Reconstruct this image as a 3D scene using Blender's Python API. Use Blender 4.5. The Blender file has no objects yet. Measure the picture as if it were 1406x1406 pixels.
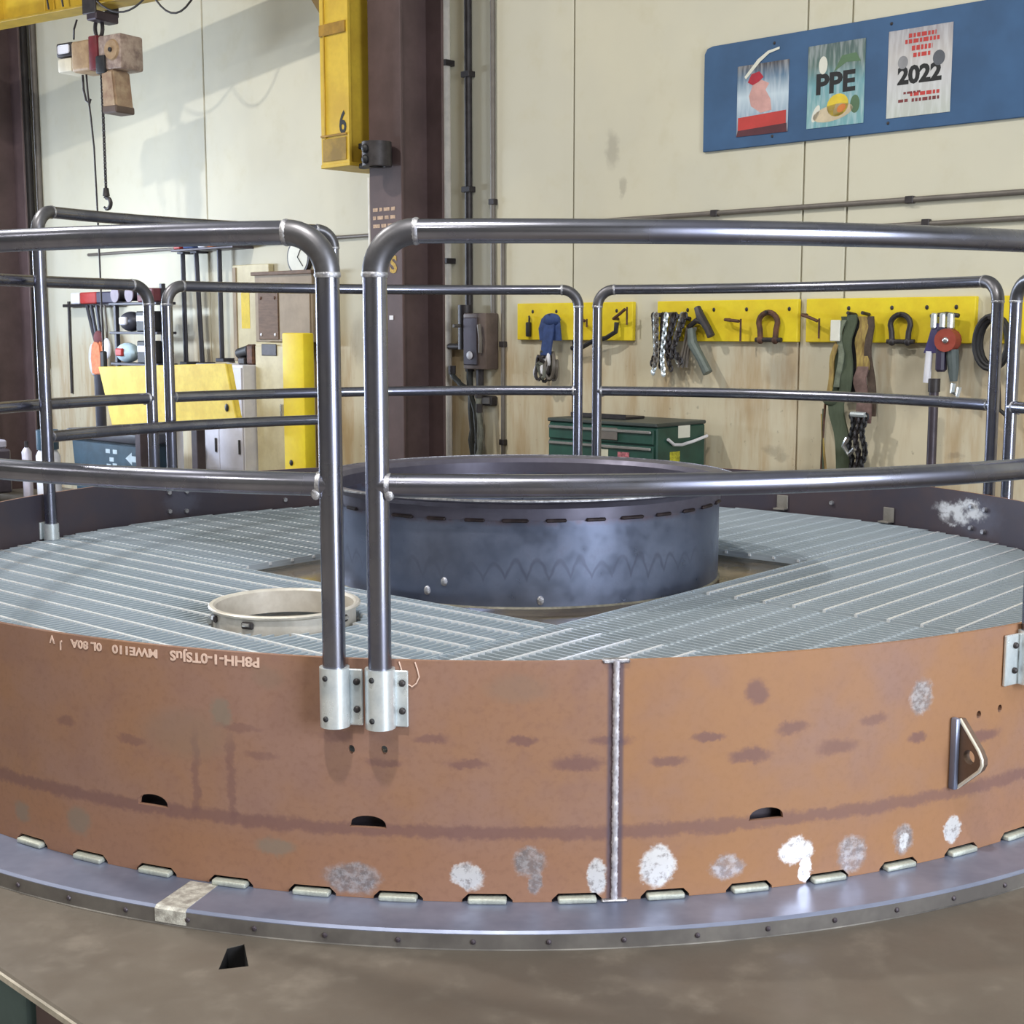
import bpy, bmesh, math, random
from mathutils import Vector, Matrix
random.seed(7)
C = bpy.context.scene.collection
SC = bpy.context.scene
PI = math.pi
def R_(d): return math.radians(d)

# ------------------------------------------------------------------ camera, exposure, lights
# Units: metres.  Origin = axis of the steel drum at the height of its top edge.
FLOOR = -0.95
cd = bpy.data.cameras.new('camera'); cam = bpy.data.objects.new('camera', cd); C.objects.link(cam)
cd.sensor_width = 36; cd.lens = 36 * 1878.44 / 1406; cd.clip_start = 0.05; cd.clip_end = 100
cam.location = (0, -5.0909, 0.7164); cam.rotation_euler = (R_(90 - 7.671), 0, 0)
SC.camera = cam
SC.view_settings.view_transform = 'Standard'; SC.view_settings.look = 'None'
SC.view_settings.gamma = 1; SC.view_settings.use_curve_mapping = False
SC.view_settings.exposure = 0.12

W = bpy.data.worlds.new('hall_air'); SC.world = W; W.use_nodes = True
W.node_tree.nodes['Background'].inputs[0].default_value = (0.8, 0.88, 1, 1)
W.node_tree.nodes['Background'].inputs[1].default_value = 0.3

# the building's axes: n points into the long wall, s runs along it to the right
AN = math.atan(.95)
NX = Vector((math.sin(AN), math.cos(AN), 0)); SX = Vector((math.cos(AN), -math.sin(AN), 0))
WALL_N = 3.41; WROT = math.atan2(SX.y, SX.x)
def bld(s, n, z=0): return SX * s + NX * n + Vector((0, 0, z))
def wpt(s, w, z=0): return bld(s, WALL_N - w, z)

def area(name, loc, target, size, power, col, sy=None, shape=None):
    l = bpy.data.lights.new(name, 'AREA'); l.energy = power; l.color = col
    l.shape = shape or ('RECTANGLE' if sy else 'DISK'); l.size = size
    if sy: l.size_y = sy
    o = bpy.data.objects.new(name, l); C.objects.link(o); o.location = loc
    o.rotation_euler = (Vector(target) - Vector(loc)).to_track_quat('-Z', 'Y').to_euler()
    return o
WARM = (1.0, 0.955, 0.88)
for s_, n_, pw in ((-9.5, -4.6, 60), (-4.4, -2.9, 430), (2.8, -4.0, 350), (-6.0, -9.5, 120), (0.0, -9.5, 170), (5.5, -9.0, 150)):
    p = bld(s_, n_, 6.4)
    area('high_bay_lamp', p, p - Vector((0, 0, 1)), 0.34, pw, WARM)
# daylight through two open roller doors, in the end walls on the right and on the left
p = bld(8.8, -1.6, 1.35); area('door_daylight', p, bld(0, -1.2, 0.6), 3.0, 640, (0.86, 0.92, 1.0), 4.4)
p = bld(-16.0, 0.4, 1.4); area('door_daylight', p, bld(-7.0, 3.0, 0.6), 3.6, 700, (0.74, 0.84, 1.0), 4.4)
# unseen cool fill light, added on the left to brighten the pale wall
p = bld(-8.8, .4, 1.1); area('added_wall_fill', p, bld(-7.3, 3.4, 0.8), 1.2, 120, (0.70, 0.82, 1.0), 0.25)

# ------------------------------------------------------------------ shape helpers
def nb(): return bmesh.new()
def bx(bm, x0, x1, y0, y1, z0, z1, M=None):
    v = [bm.verts.new(Vector(p) if M is None else M @ Vector(p)) for p in
         [(x0, y0, z0), (x1, y0, z0), (x1, y1, z0), (x0, y1, z0), (x0, y0, z1), (x1, y0, z1), (x1, y1, z1), (x0, y1, z1)]]
    fs = [bm.faces.new([v[i] for i in f]) for f in ((0, 3, 2, 1), (4, 5, 6, 7), (0, 1, 5, 4), (1, 2, 6, 5), (2, 3, 7, 6), (3, 0, 4, 7))]
    return v, fs
def bvbox(bm, x0, x1, y0, y1, z0, z1, b=.01, seg=2, M=None):
    t = nb(); bx(t, x0, x1, y0, y1, z0, z1)
    bmesh.ops.bevel(t, geom=t.edges[:], offset=b, segments=seg, affect='EDGES', profile=.5)
    merge(bm, t, M)
def merge(bm, t, M=None):
    mp = {}
    for v in t.verts: mp[v] = bm.verts.new(M @ v.co if M is not None else v.co)
    for f in t.faces:
        try: bm.faces.new([mp[v] for v in f.verts])
        except ValueError: pass
    t.free()
def tube(bm, pts, r, seg=12, closed=False):
    pts = [Vector(p) for p in pts]; n = len(pts)
    rs = r if isinstance(r, (list, tuple)) else [r] * n
    T = []
    for i in range(n):
        a = pts[i - 1] if (i > 0 or closed) else pts[i]
        b = pts[(i + 1) % n] if (i < n - 1 or closed) else pts[i]
        T.append((b - a).normalized())
    up = Vector((0, 0, 1)) if abs(T[0].z) < .9 else Vector((1, 0, 0))
    N = (up - T[0] * up.dot(T[0])).normalized(); rings = []
    for i in range(n):
        N = (N - T[i] * N.dot(T[i])).normalized(); B = T[i].cross(N)
        rings.append([bm.verts.new(pts[i] + (N * math.cos(2 * PI * k / seg) + B * math.sin(2 * PI * k / seg)) * rs[i]) for k in range(seg)])
    for i in range(n if closed else n - 1):
        a, b = rings[i], rings[(i + 1) % n]
        for k in range(seg): bm.faces.new((a[k], a[(k + 1) % seg], b[(k + 1) % seg], b[k]))
    if not closed:
        bm.faces.new(rings[0][::-1]); bm.faces.new(rings[-1])
def lathe(bm, prof, seg=96, c=(0, 0), closed=True, a0=0, a1=2 * PI):
    full = abs(a1 - a0 - 2 * PI) < 1e-6; m = seg if full else seg + 1; rings = []
    for i in range(m):
        a = a0 + (a1 - a0) * i / seg
        rings.append([bm.verts.new((c[0] + r * math.sin(a), c[1] - r * math.cos(a), z)) for r, z in prof])
    k = len(prof)
    for i in range(seg):
        A, B = rings[i], rings[(i + 1) % m]
        for j in range(k if closed else k - 1): bm.faces.new((A[j], B[j], B[(j + 1) % k], A[(j + 1) % k]))
    if not full and closed: bm.faces.new(rings[0]); bm.faces.new(rings[-1][::-1])
def prism(bm, poly, y0, y1, M=None):
    f = (lambda p: M @ Vector(p)) if M is not None else Vector
    a = [bm.verts.new(f((x, y0, z))) for x, z in poly]; b = [bm.verts.new(f((x, y1, z))) for x, z in poly]
    bm.faces.new(a); bm.faces.new(b[::-1]); n = len(poly)
    for i in range(n): bm.faces.new((a[(i + 1) % n], a[i], b[i], b[(i + 1) % n]))
def prz(bm, poly, z0, z1):
    a = [bm.verts.new((x, y, z0)) for x, y in poly]; b = [bm.verts.new((x, y, z1)) for x, y in poly]
    bm.faces.new(a[::-1]); bm.faces.new(b); n = len(poly)
    for i in range(n): bm.faces.new((a[i], a[(i + 1) % n], b[(i + 1) % n], b[i]))
def blob(bm, c, sx, sy, sz, u=12, v=8):
    bmesh.ops.create_uvsphere(bm, u_segments=u, v_segments=v, radius=1, matrix=Matrix.Translation(c) @ Matrix.Diagonal((sx, sy, sz, 1)))
def text_bm(s, size, ext=.001, align='CENTER', bold=0):
    cu = bpy.data.curves.new('lettering', 'FONT'); cu.body = s; cu.size = size; cu.extrude = ext; cu.align_x = align; cu.align_y = 'CENTER'
    cu.resolution_u = 3; cu.offset = bold
    o = bpy.data.objects.new('lettering', cu); C.objects.link(o)
    me = bpy.data.meshes.new_from_object(o.evaluated_get(bpy.context.evaluated_depsgraph_get()))
    bpy.data.objects.remove(o); bpy.data.curves.remove(cu)
    bm = nb(); bm.from_mesh(me); bpy.data.meshes.remove(me); return bm
ROOT = {}
def obj(name, bm, m, parent=None, world=False, sharp=35, smooth=True):
    """link bm as one mesh; world=True when it was shaped in world coordinates"""
    if world and parent is not None: bm.transform(ROOT[parent.name].inverted())
    bmesh.ops.recalc_face_normals(bm, faces=bm.faces[:])
    me = bpy.data.meshes.new(name); bm.to_mesh(me); bm.free()
    for x in (m if isinstance(m, (list, tuple)) else [m]): me.materials.append(x)
    if smooth:
        me.polygons.foreach_set('use_smooth', [True] * len(me.polygons)); me.set_sharp_from_angle(angle=R_(sharp))
    o = bpy.data.objects.new(name, me); C.objects.link(o)
    if parent is not None: o.parent = parent; ROOT[o.name] = ROOT[parent.name]
    return o
def share(name, me, parent, loc=(0, 0, 0), rot=(0, 0, 0), sc=(1, 1, 1)):
    o = bpy.data.objects.new(name, me); C.objects.link(o); o.parent = parent
    o.location = loc; o.rotation_euler = rot; o.scale = sc; ROOT[o.name] = ROOT[parent.name]; return o
def tag(o, label, cat, group=None):
    o['label'] = label; o['category'] = cat
    if group: o['group'] = group
    return o
def thing(name, label, cat, loc=(0, 0, 0), rz=0, group=None):
    o = bpy.data.objects.new(name, None); C.objects.link(o); o.location = loc; o.rotation_euler = (0, 0, rz)
    o.empty_display_size = .1; ROOT[o.name] = Matrix.Translation(loc) @ Matrix.Rotation(rz, 4, 'Z')
    return tag(o, label, cat, group)
def wthing(name, label, cat, s, w, z, group=None):
    """a thing standing at / hanging on the long wall: local x along the wall, y into the wall, z up"""
    return thing(name, label, cat, wpt(s, w, z), WROT, group)
def struct(name, bm, m, parent=None, **k):
    o = obj(name, bm, m, parent, **k)
    if parent is None: o['kind'] = 'structure'
    return o

# ------------------------------------------------------------------ materials
class N:
    def __init__(s, name):
        s.m = bpy.data.materials.new(name); s.m.use_nodes = True; s.t = s.m.node_tree; s.p = s.t.nodes['Principled BSDF']
    def n(s, k, **kw):
        x = s.t.nodes.new(k)
        for a, b in kw.items(): setattr(x, a, b)
        return x
    def l(s, a, b): s.t.links.new(a, b)
    def val(s, x, sock):
        if isinstance(x, (int, float)): sock.default_value = x
        elif isinstance(x, (tuple, list)): sock.default_value = tuple(x) + ((1,) if len(sock.default_value) == 4 and len(x) == 3 else ())
        else: s.l(x, sock)
    def math(s, op, a, b=None, clamp=False):
        x = s.n('ShaderNodeMath', operation=op, use_clamp=clamp); s.val(a, x.inputs[0])
        if b is not None: s.val(b, x.inputs[1])
        return x.outputs[0]
    def vm(s, op, a, b=None, out=0):
        x = s.n('ShaderNodeVectorMath', operation=op); s.val(a, x.inputs[0])
        if b is not None: s.val(b, x.inputs[1])
        return x.outputs[out]
    def mix(s, f, a, b):
        x = s.n('ShaderNodeMix', data_type='RGBA'); s.val(f, x.inputs[0]); s.val(a, x.inputs[6]); s.val(b, x.inputs[7]); return x.outputs[2]
    def noise(s, vec, scale, detail=3, rough=.55, out=0):
        x = s.n('ShaderNodeTexNoise'); s.l(vec, x.inputs['Vector']); x.inputs['Scale'].default_value = scale
        x.inputs['Detail'].default_value = detail; x.inputs['Roughness'].default_value = rough; return x.outputs[out]
    def ramp(s, f, lo, hi, a=0., b=1., smooth=True):
        x = s.n('ShaderNodeMapRange', interpolation_type='SMOOTHSTEP' if smooth else 'LINEAR'); s.val(f, x.inputs[0])
        for i, v in enumerate((lo, hi, a, b)): x.inputs[i + 1].default_value = v
        return x.outputs[0]
    def co(s, k='Object', sc=None):
        x = s.n('ShaderNodeTexCoord').outputs[k]
        if sc:
            mp = s.n('ShaderNodeMapping'); s.l(x, mp.inputs[0]); mp.inputs['Scale'].default_value = sc; x = mp.outputs[0]
        return x
    def bump(s, h, st=.2, d=.01):
        b = s.n('ShaderNodeBump'); b.inputs['Strength'].default_value = st; b.inputs['Distance'].default_value = d
        s.l(h, b.inputs['Height']); s.l(b.outputs[0], s.p.inputs['Normal'])
    def set(s, **k):
        for a, v in k.items(): s.val(v, s.p.inputs[a.replace('_', ' ')])
def srgb(r, g, b):
    f = lambda c: (c / 255 / 12.92) if c / 255 <= .04045 else ((c / 255 + .055) / 1.055) ** 2.4
    return (f(r), f(g), f(b), 1)
def M(name, c, rough=.6, metal=0., var=.12, sc=6, c2=None, bump=0, stretch=None, amt=.5, rv=.0, spec=.5):
    """general procedural paint / metal / cloth: base colour broken up by two noises"""
    k = N(name); co = k.co('Object', stretch)
    c = srgb(*c); d = srgb(*c2) if c2 else tuple(min(1, x * (1 - var * 2)) for x in c[:3]) + (1,)
    n1 = k.noise(co, sc, 4, .6); f = k.ramp(n1, .5 - amt * .35, .5 + amt * .35)
    col = k.mix(f, c, d)
    n2 = k.noise(co, sc * 7, 2)
    col = k.mix(k.math('MULTIPLY', k.ramp(n2, .4, .7), var), col, tuple(x * .55 for x in c[:3]) + (1,))
    k.set(Base_Color=col, Metallic=metal)
    k.p.inputs['Specular IOR Level'].default_value = spec
    if rv: k.set(Roughness=k.ramp(n1, .3, .7, rough - rv, rough + rv))
    else: k.set(Roughness=rough)
    if bump: k.bump(n2, bump, .004)
    return k.m

PIPE = M('bare_steel_pipe', (150, 152, 165), .27, 1, .10, 5, (120, 122, 138), rv=.07, stretch=(1, 1, 1))
ELBOW = M('dull_pipe_elbow', (125, 125, 130), .42, .9, .15, 9, (98, 98, 104), rv=.06)
WELDB = M('bright_weld_metal', (210, 211, 216), .34, .8, .3, 60, (140, 140, 150), bump=.4)
GALV = M('galvanised_steel', (224, 231, 234), .34, .55, .12, 14, (196, 206, 212), rv=.08)
GRATE = M('galvanised_grating', (190, 201, 212), .42, .3, .08, 5, (168, 182, 192), rv=.08)
ROD = M('galvanised_cross_rod', (244, 246, 250), .3, .3, .04, 9, (230, 236, 242))
DARKST = M('dark_mill_steel', (84, 76, 84), .42, .35, .2, 3, (62, 56, 64), rv=.1)
RINGM = M('blue_grey_rolled_angle', (148, 156, 182), .38, .55, .12, 3.5, (118, 126, 150), rv=.08)
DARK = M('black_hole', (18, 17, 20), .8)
BLACK = M('black_rubber', (34, 34, 38), .55, 0, .2, 20)
BROWN = M('brown_column_paint', (92, 74, 74), .6, 0, .12, 3, (78, 62, 62))
YEL = M('yellow_crane_paint', (214, 182, 62), .45, 0, .12, 4, (196, 162, 56))
YELB = M('yellow_board_paint', (232, 210, 38), .6, 0, .08, 5, (222, 194, 32))
YELH = M('worn_yellow_plate', (236, 214, 92), .6, 0, .18, 5, (216, 188, 70))
BLUEB = M('blue_board_paint', (58, 96, 138), .6, 0, .08, 2, (50, 84, 122))
GREEN = M('dark_green_enamel', (40, 82, 70), .4, 0, .15, 6, (32, 66, 58))
CHROME = M('polished_handle', (210, 212, 214), .25, .9, .05)
TEALBIN = M('teal_bin_plastic', (52, 78, 96), .55, 0, .15, 6, (40, 62, 76))
WHITE = M('white_enamel', (226, 226, 232), .5, 0, .06, 4, (208, 208, 218))
CREAM = M('cream_cabinet_paint', (206, 196, 160), .55, 0, .1, 5, (190, 178, 142))
WOOD = M('brown_box_board', (120, 96, 78), .7, 0, .2, 9, (98, 78, 64), stretch=(1, 1, 6))
TAUPE = M('taupe_board', (162, 146, 126), .7, 0, .1, 5)
GREY = M('grey_conduit', (116, 110, 104), .5, .2, .1, 8)
DGREY = M('dark_grey_iron', (66, 62, 64), .5, .4, .2, 14)
RUSTIRON = M('rusty_iron', (110, 76, 58), .65, .3, .25, 22, (74, 54, 46))
ORANGE = M('faded_orange_cloth', (228, 136, 96), .8, 0, .15, 18)
RED = M('red_plastic', (176, 48, 44), .5, 0, .1, 8)
MAROON = M('maroon_hoist_paint', (112, 36, 44), .5, 0, .15, 10)
TAN = M('tan_hoist_paint', (170, 144, 112), .55, 0, .15, 12, (146, 120, 92))
BLUEST = M('blue_webbing', (52, 74, 126), .8, 0, .15, 25)
GREENST = M('olive_sling_webbing', (80, 90, 72), .85, 0, .2, 25, (72, 82, 64), stretch=(3, 3, .4))
MUSTARD = M('mustard_sling_webbing', (172, 150, 84), .85, 0, .2, 22, (136, 112, 70), stretch=(3, 3, .4))
PURPLE = M('violet_grip', (64, 58, 110), .5, 0, .1)
PAPER = M('white_print', (226, 226, 214), .6, 0, .05)
CHALK = M('pale_paint_marker', (226, 196, 180), .8, 0, .1, 60)
INK = M('black_print', (28, 30, 34), .6)
REDINK = M('red_print', (196, 64, 60), .6, 0, .08)
PINKINK = M('pink_print', (214, 166, 160), .6)
YELINK = M('yellow_print', (232, 204, 60), .6)
GREENINK = M('green_print', (92, 124, 92), .6)
STENCIL = M('stencil_paint', (206, 176, 150), .7, 0, .2, 40)
STENCILY = M('yellow_stencil', (206, 172, 84), .7, 0, .2, 40)
WOODSTK = M('timber_dunnage', (150, 108, 78), .75, 0, .2, 8, (112, 80, 58), stretch=(1, 1, 5))
BLUEC = M('pale_blue_cloth', (190, 214, 226), .8, 0, .1, 20)

def marks(k, uv, L, wob):
    """soft-edged elliptical marks (stains, ground spots) laid out in metres on the plate"""
    out = None
    for u, v, a, b in L:
        d = k.vm('LENGTH', k.vm('MULTIPLY', k.vm('SUBTRACT', wob, (u, v, 0)), (1 / a, 1 / b, 0)), out=1)
        out = d if out is None else k.math('MINIMUM', out, d)
    return out
STAINS = [(-0.18, -0.174, 0.035, 0.01), (0.021, -0.175, 0.031, 0.01), (-0.283, -0.23, 0.041, 0.011), (-0.096, -0.231, 0.043, 0.012), (0.144, -0.23, 0.054, 0.017), (0.345, -0.231, 0.04, 0.012), (0.438, -0.181, 0.036, 0.01), (0.537, -0.23, 0.05, 0.017), (0.639, -0.173, 0.037, 0.015), (0.757, -0.23, 0.051, 0.019), (0.854, -0.177, 0.039, 0.014), (-0.389, -0.177, 0.04, 0.015), (-0.566, -0.234, 0.039, 0.01), (-0.91, -0.23, 0.038, 0.011), (-1.111, -0.213, 0.029, 0.012), (0.983, -0.234, 0.027, 0.014), (0.551, -0.086, 0.027, 0.028), (-0.618, -0.174, 0.058, 0.009), (1.199, -0.262, 0.054, 0.015), (0.219, -0.178, 0.045, 0.012)]
SMUDGE = [(0.011, -0.059, 0.075, 0.034), (-0.76, -.2, .12, .06), (-0.55, -0.05, .04, .03)]
GROUND = [(-0.098, -0.486, 0.035, 0.031), (0.189, -0.489, 0.023, 0.039), (0.324, -0.473, 0.039, 0.046), (0.658, -0.465, 0.039, 0.030), (0.683, -0.515, 0.017, 0.030), (1.105, -0.485, 0.026, 0.033), (0.954, -0.483, 0.015, 0.018)]
DULLG = [(-0.356, -0.503, 0.063, 0.034), (0.039, -0.455, 0.034, 0.031), (0.052, -0.501, 0.014, 0.027), (0.487, -0.486, 0.036, 0.029), (0.804, -0.491, 0.036, 0.042), (0.954, -0.478, 0.028, 0.037), (0.991, -0.139, 0.034, 0.039)]
GREYS = [(-1.084, -0.456, 0.042, 0.036), (-1.284, -0.467, 0.031, 0.027), (-0.536, -0.442, 0.05, 0.022), (-0.666, -0.141, 0.026, 0.034)]
def rust_plate():
    k = N('rust_bloomed_steel_plate'); uv = k.n('ShaderNodeUVMap'); uv.uv_map = 'plate'; uv = uv.outputs[0]
    nz = k.noise(uv, 22, 3, .6, out=1)
    nz2 = k.noise(uv, 90, 2, .6, out=1)
    wob = k.vm('ADD', uv, k.vm('MULTIPLY', k.vm('SUBTRACT', nz, (.5, .5, .5)), (.034, .028, 0)))
    wob = k.vm('ADD', wob, k.vm('MULTIPLY', k.vm('SUBTRACT', nz2, (.5, .5, .5)), (.018, .018, 0)))
    sep = k.n('ShaderNodeSeparateXYZ'); k.l(wob, sep.inputs[0]); v = sep.outputs[1]; u = sep.outputs[0]
    big = k.noise(uv, 2.6, 4, .6); fine = k.noise(uv, 60, 3, .6); mid = k.noise(uv, 9, 4, .62); nzs = k.noise(uv, 55, 3, .7)
    col = k.mix(k.ramp(big, .36, .64), srgb(140, 108, 95), srgb(143, 106, 82))
    col = k.mix(k.math('MULTIPLY', k.ramp(mid, .45, .75), .55), col, srgb(130, 98, 88))
    col = k.mix(k.math('MULTIPLY', k.ramp(v, -.36, -.46), .5), col, srgb(147, 104, 74))
    col = k.mix(k.math('MULTIPLY', k.ramp(fine, .45, .7), .22), col, srgb(112, 80, 62))
    su0 = k.n('ShaderNodeSeparateXYZ'); k.l(uv, su0.inputs[0]); col = k.mix(k.math('MULTIPLY', k.math('MULTIPLY', k.ramp(su0.outputs[0], .225, .23), k.ramp(big, .3, .6)), .4), col, srgb(160, 114, 66))
    pur = srgb(104, 74, 74)
    # scale line left by the rolls, about two thirds down
    band = k.ramp(k.math('ABSOLUTE', k.math('ADD', v, .387)), .022, .008)
    col = k.mix(k.math('MULTIPLY', band, .62), col, pur)
    for uu in (-.735, -.643): 
        ln = k.math('MULTIPLY', k.ramp(k.math('ABSOLUTE', k.math('SUBTRACT', u, uu)), .014, .004), k.math('MULTIPLY', k.ramp(v, -.40, -.37), k.ramp(v, -.17, -.22)))
        col = k.mix(k.math('MULTIPLY', ln, .5), col, pur)
    col = k.mix(k.math('MULTIPLY', k.math('MULTIPLY', k.ramp(marks(k, uv, STAINS, wob), 1.4, .6), k.ramp(big, .3, .6, .35, .75)), k.ramp(u, -1.0, .5, .7, 1)), col, pur)
    col = k.mix(k.math('MULTIPLY', k.ramp(marks(k, uv, SMUDGE, wob), 1.3, .5), .5), col, srgb(128, 106, 92))
    g0 = k.math('MULTIPLY', k.ramp(marks(k, uv, GREYS, wob), 1.25, .6), .65); col = k.mix(g0, col, srgb(120, 112, 100))
    g1 = k.math('MULTIPLY', k.ramp(marks(k, uv, DULLG, wob), 1.25, .7), k.ramp(k.noise(uv, 30, 3, .7), .3, .65, .55, .92)); col = k.mix(g1, col, k.mix(k.ramp(nzs, .4, .62), srgb(142, 136, 138), srgb(186, 184, 188)))
    g2 = k.math('MULTIPLY', k.ramp(marks(k, uv, GROUND, wob), 1.2, .8), k.ramp(nzs, .3, .5, .85, 1)); col = k.mix(g2, col, k.mix(k.ramp(nzs, .30, .52), srgb(176, 174, 178), srgb(240, 240, 242)))
    su = k.n('ShaderNodeSeparateXYZ'); k.l(uv, su.inputs[0]); hz = k.ramp(k.math('ABSOLUTE', k.math('SUBTRACT', su.outputs[0], .227)), .022, .013); col = k.mix(k.math('MULTIPLY', hz, .8), col, srgb(74, 66, 82))
    g = k.math('MAXIMUM', g1, g2)
    k.set(Base_Color=col, Metallic=k.math('MULTIPLY', g, .6), Roughness=k.ramp(g, 0, 1, .62, .38)); k.bump(fine, .12, .002)
    return k.m
RUST = rust_plate()
def inner_plate():
    k = N('dark_plate_inside_face'); uv = k.n('ShaderNodeUVMap'); uv.uv_map = 'plate'; uv = uv.outputs[0]
    nz = k.noise(uv, 30, 3, .6, out=1)
    wob = k.vm('ADD', uv, k.vm('MULTIPLY', k.vm('SUBTRACT', nz, (.5, .5, .5)), (.09, .07, 0)))
    big = k.noise(uv, 3, 4, .6); fine = k.noise(uv, 40, 3, .6)
    col = k.mix(k.ramp(big, .35, .65), srgb(74, 70, 82), srgb(84, 74, 80))
    r = 2.2 * PI / 180
    g = k.math('MULTIPLY', k.ramp(marks(k, uv, [(114.7 * r, -.09, .16, .035), (115.6 * r, -.13, .09, .03), (113.4 * r, -.06, .07, .035)], wob), 1.2, .6), k.ramp(k.noise(uv, 16, 3, .6), .36, .56, .1, 1))
    h = k.math('MULTIPLY', k.ramp(marks(k, uv, [(112 * r, -.1, .16, .09), (-133 * r, -.12, .1, .07)], wob), 1.3, .4), .5)
    col = k.mix(h, col, srgb(104, 108, 128)); col = k.mix(g, col, srgb(225, 228, 235))
    k.set(Base_Color=col, Metallic=.3, Roughness=.45); return k.m
INNER = inner_plate()
def riser_mat():
    k = N('blue_grey_mill_scale_riser'); uv = k.n('ShaderNodeUVMap'); uv.uv_map = 'plate'; uv = uv.outputs[0]
    sep = k.n('ShaderNodeSeparateXYZ'); k.l(uv, sep.inputs[0]); u, v = sep.outputs[0], sep.outputs[1]
    big = k.noise(uv, 3, 4, .6); mid = k.noise(uv, 12, 4, .6)
    col = k.mix(k.ramp(big, .3, .7), srgb(104, 112, 134), srgb(136, 146, 172))
    col = k.mix(k.math('MULTIPLY', k.ramp(mid, .5, .8), .4), col, srgb(100, 100, 116))
    # scalloped grease marks along the foot
    sc = k.math('ABSOLUTE', k.math('SINE', k.math('MULTIPLY', u, 42)))
    top = k.math('ADD', -.165, k.math('MULTIPLY', k.noise(uv, 8, 2), .09))
    arc = k.math('ADD', top, k.math('MULTIPLY', sc, .055))
    d = k.ramp(k.math('ABSOLUTE', k.math('SUBTRACT', v, arc)), .016, .003)
    col = k.mix(k.math('MULTIPLY', k.math('MULTIPLY', d, k.ramp(big, .35, .6)), .4), col, srgb(92, 94, 114))
    rust = k.math('MULTIPLY', k.ramp(k.math('ABSOLUTE', k.math('SUBTRACT', v, .082)), .03, .006), k.ramp(mid, .35, .65))
    col = k.mix(k.math('MULTIPLY', rust, .7), col, srgb(112, 90, 96))
    k.set(Base_Color=col, Metallic=.8, Roughness=k.ramp(mid, .3, .7, .27, .42)); return k.m
RISER = riser_mat()
def plate_mat(name, a, b, c, rough, metal, lo=.3, hi=.7):
    k = N(name); co = k.co('Object')
    big = k.noise(co, 1.3, 5, .6); mid = k.noise(co, 6, 5, .65); fine = k.noise(co, 45, 2)
    col = k.mix(k.ramp(big, lo, hi), srgb(*a), srgb(*b)); col = k.mix(k.math('MULTIPLY', k.ramp(mid, .5, .75), .6), col, srgb(*c))
    k.set(Base_Color=col, Metallic=metal, Roughness=k.ramp(mid, .3, .7, rough - .1, rough + .12)); k.bump(fine, .06, .002); return k.m
TABLE = plate_mat('worn_table_plate', (112, 105, 96), (96, 89, 81), (132, 124, 114), .5, .25)
DECK = plate_mat('wet_brown_deck', (118, 106, 92), (104, 94, 78), (126, 112, 92), .16, .2)
FLOORM = plate_mat('stained_concrete', (140, 134, 126), (112, 106, 100), (98, 92, 88), .65, 0)
CEIL = plate_mat('pale_roof_deck', (205, 205, 200), (190, 190, 186), (180, 180, 176), .7, 0)
DULLW = plate_mat('dull_hall_panel', (150, 148, 140), (132, 130, 124), (120, 118, 112), .7, 0)
def wall_mat():
    k = N('cream_painted_concrete'); g = k.n('ShaderNodeNewGeometry').outputs['Position']
    sep = k.n('ShaderNodeSeparateXYZ'); k.l(g, sep.inputs[0]); z = sep.outputs[2]
    st = k.n('ShaderNodeMapping'); k.l(g, st.inputs[0]); st.inputs['Scale'].default_value = (2.2, 2.2, .35)
    streak = k.noise(st.outputs[0], 2.2, 5, .65); big = k.noise(g, .7, 4, .6); fine = k.noise(g, 26, 3, .6); mid = k.noise(g, 4.5, 4, .65)
    col = k.mix(k.ramp(big, .35, .65), srgb(208, 204, 184), srgb(200, 197, 180))
    col = k.mix(k.math('MULTIPLY', k.ramp(mid, .5, .8), .3), col, srgb(190, 182, 150))
    # run-down dirt under the tool boards
    drip = k.math('MULTIPLY', k.ramp(streak, .42, .66), k.ramp(z, .9, .45)); col = k.mix(k.math('MULTIPLY', k.ramp(z, .75, .35), .35), col, srgb(196, 176, 136)); col = k.mix(k.math('MULTIPLY', drip, .7), col, srgb(170, 142, 102))
    sc = k.math('MULTIPLY', k.ramp(fine, .66, .74), k.ramp(z, .9, .3)); col = k.mix(k.math('MULTIPLY', sc, .35), col, srgb(100, 92, 80))
    sx = k.vm('DOT_PRODUCT', g, tuple(SX), out=1); cb = k.n('ShaderNodeCombineXYZ'); k.l(sx, cb.inputs[0]); k.l(z, cb.inputs[1])
    wob = k.vm('ADD', cb.outputs[0], k.vm('MULTIPLY', k.vm('SUBTRACT', k.noise(g, 14, 3, .6, out=1), (.5, .5, .5)), (.10, .08, 0)))
    sm = k.ramp(marks(k, None, [(-1.05, -.02, .07, .035), (.12, .02, .05, .02), (-2.34, 1.87, .06, .12), (-2.25, 1.62, .03, .06), (-1.0, .45, .12, .13), (-.15, .4, .12, .2), (-4.9, .62, .12, .2), (-1.0, -.06, .05, .03)], wob), 1.3, .5)
    col = k.mix(k.math('MULTIPLY', sm, .3), col, srgb(96, 88, 80))
    k.set(Base_Color=col, Roughness=.68); k.bump(fine, .05, .003); return k.m
WALLM = wall_mat()

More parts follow.
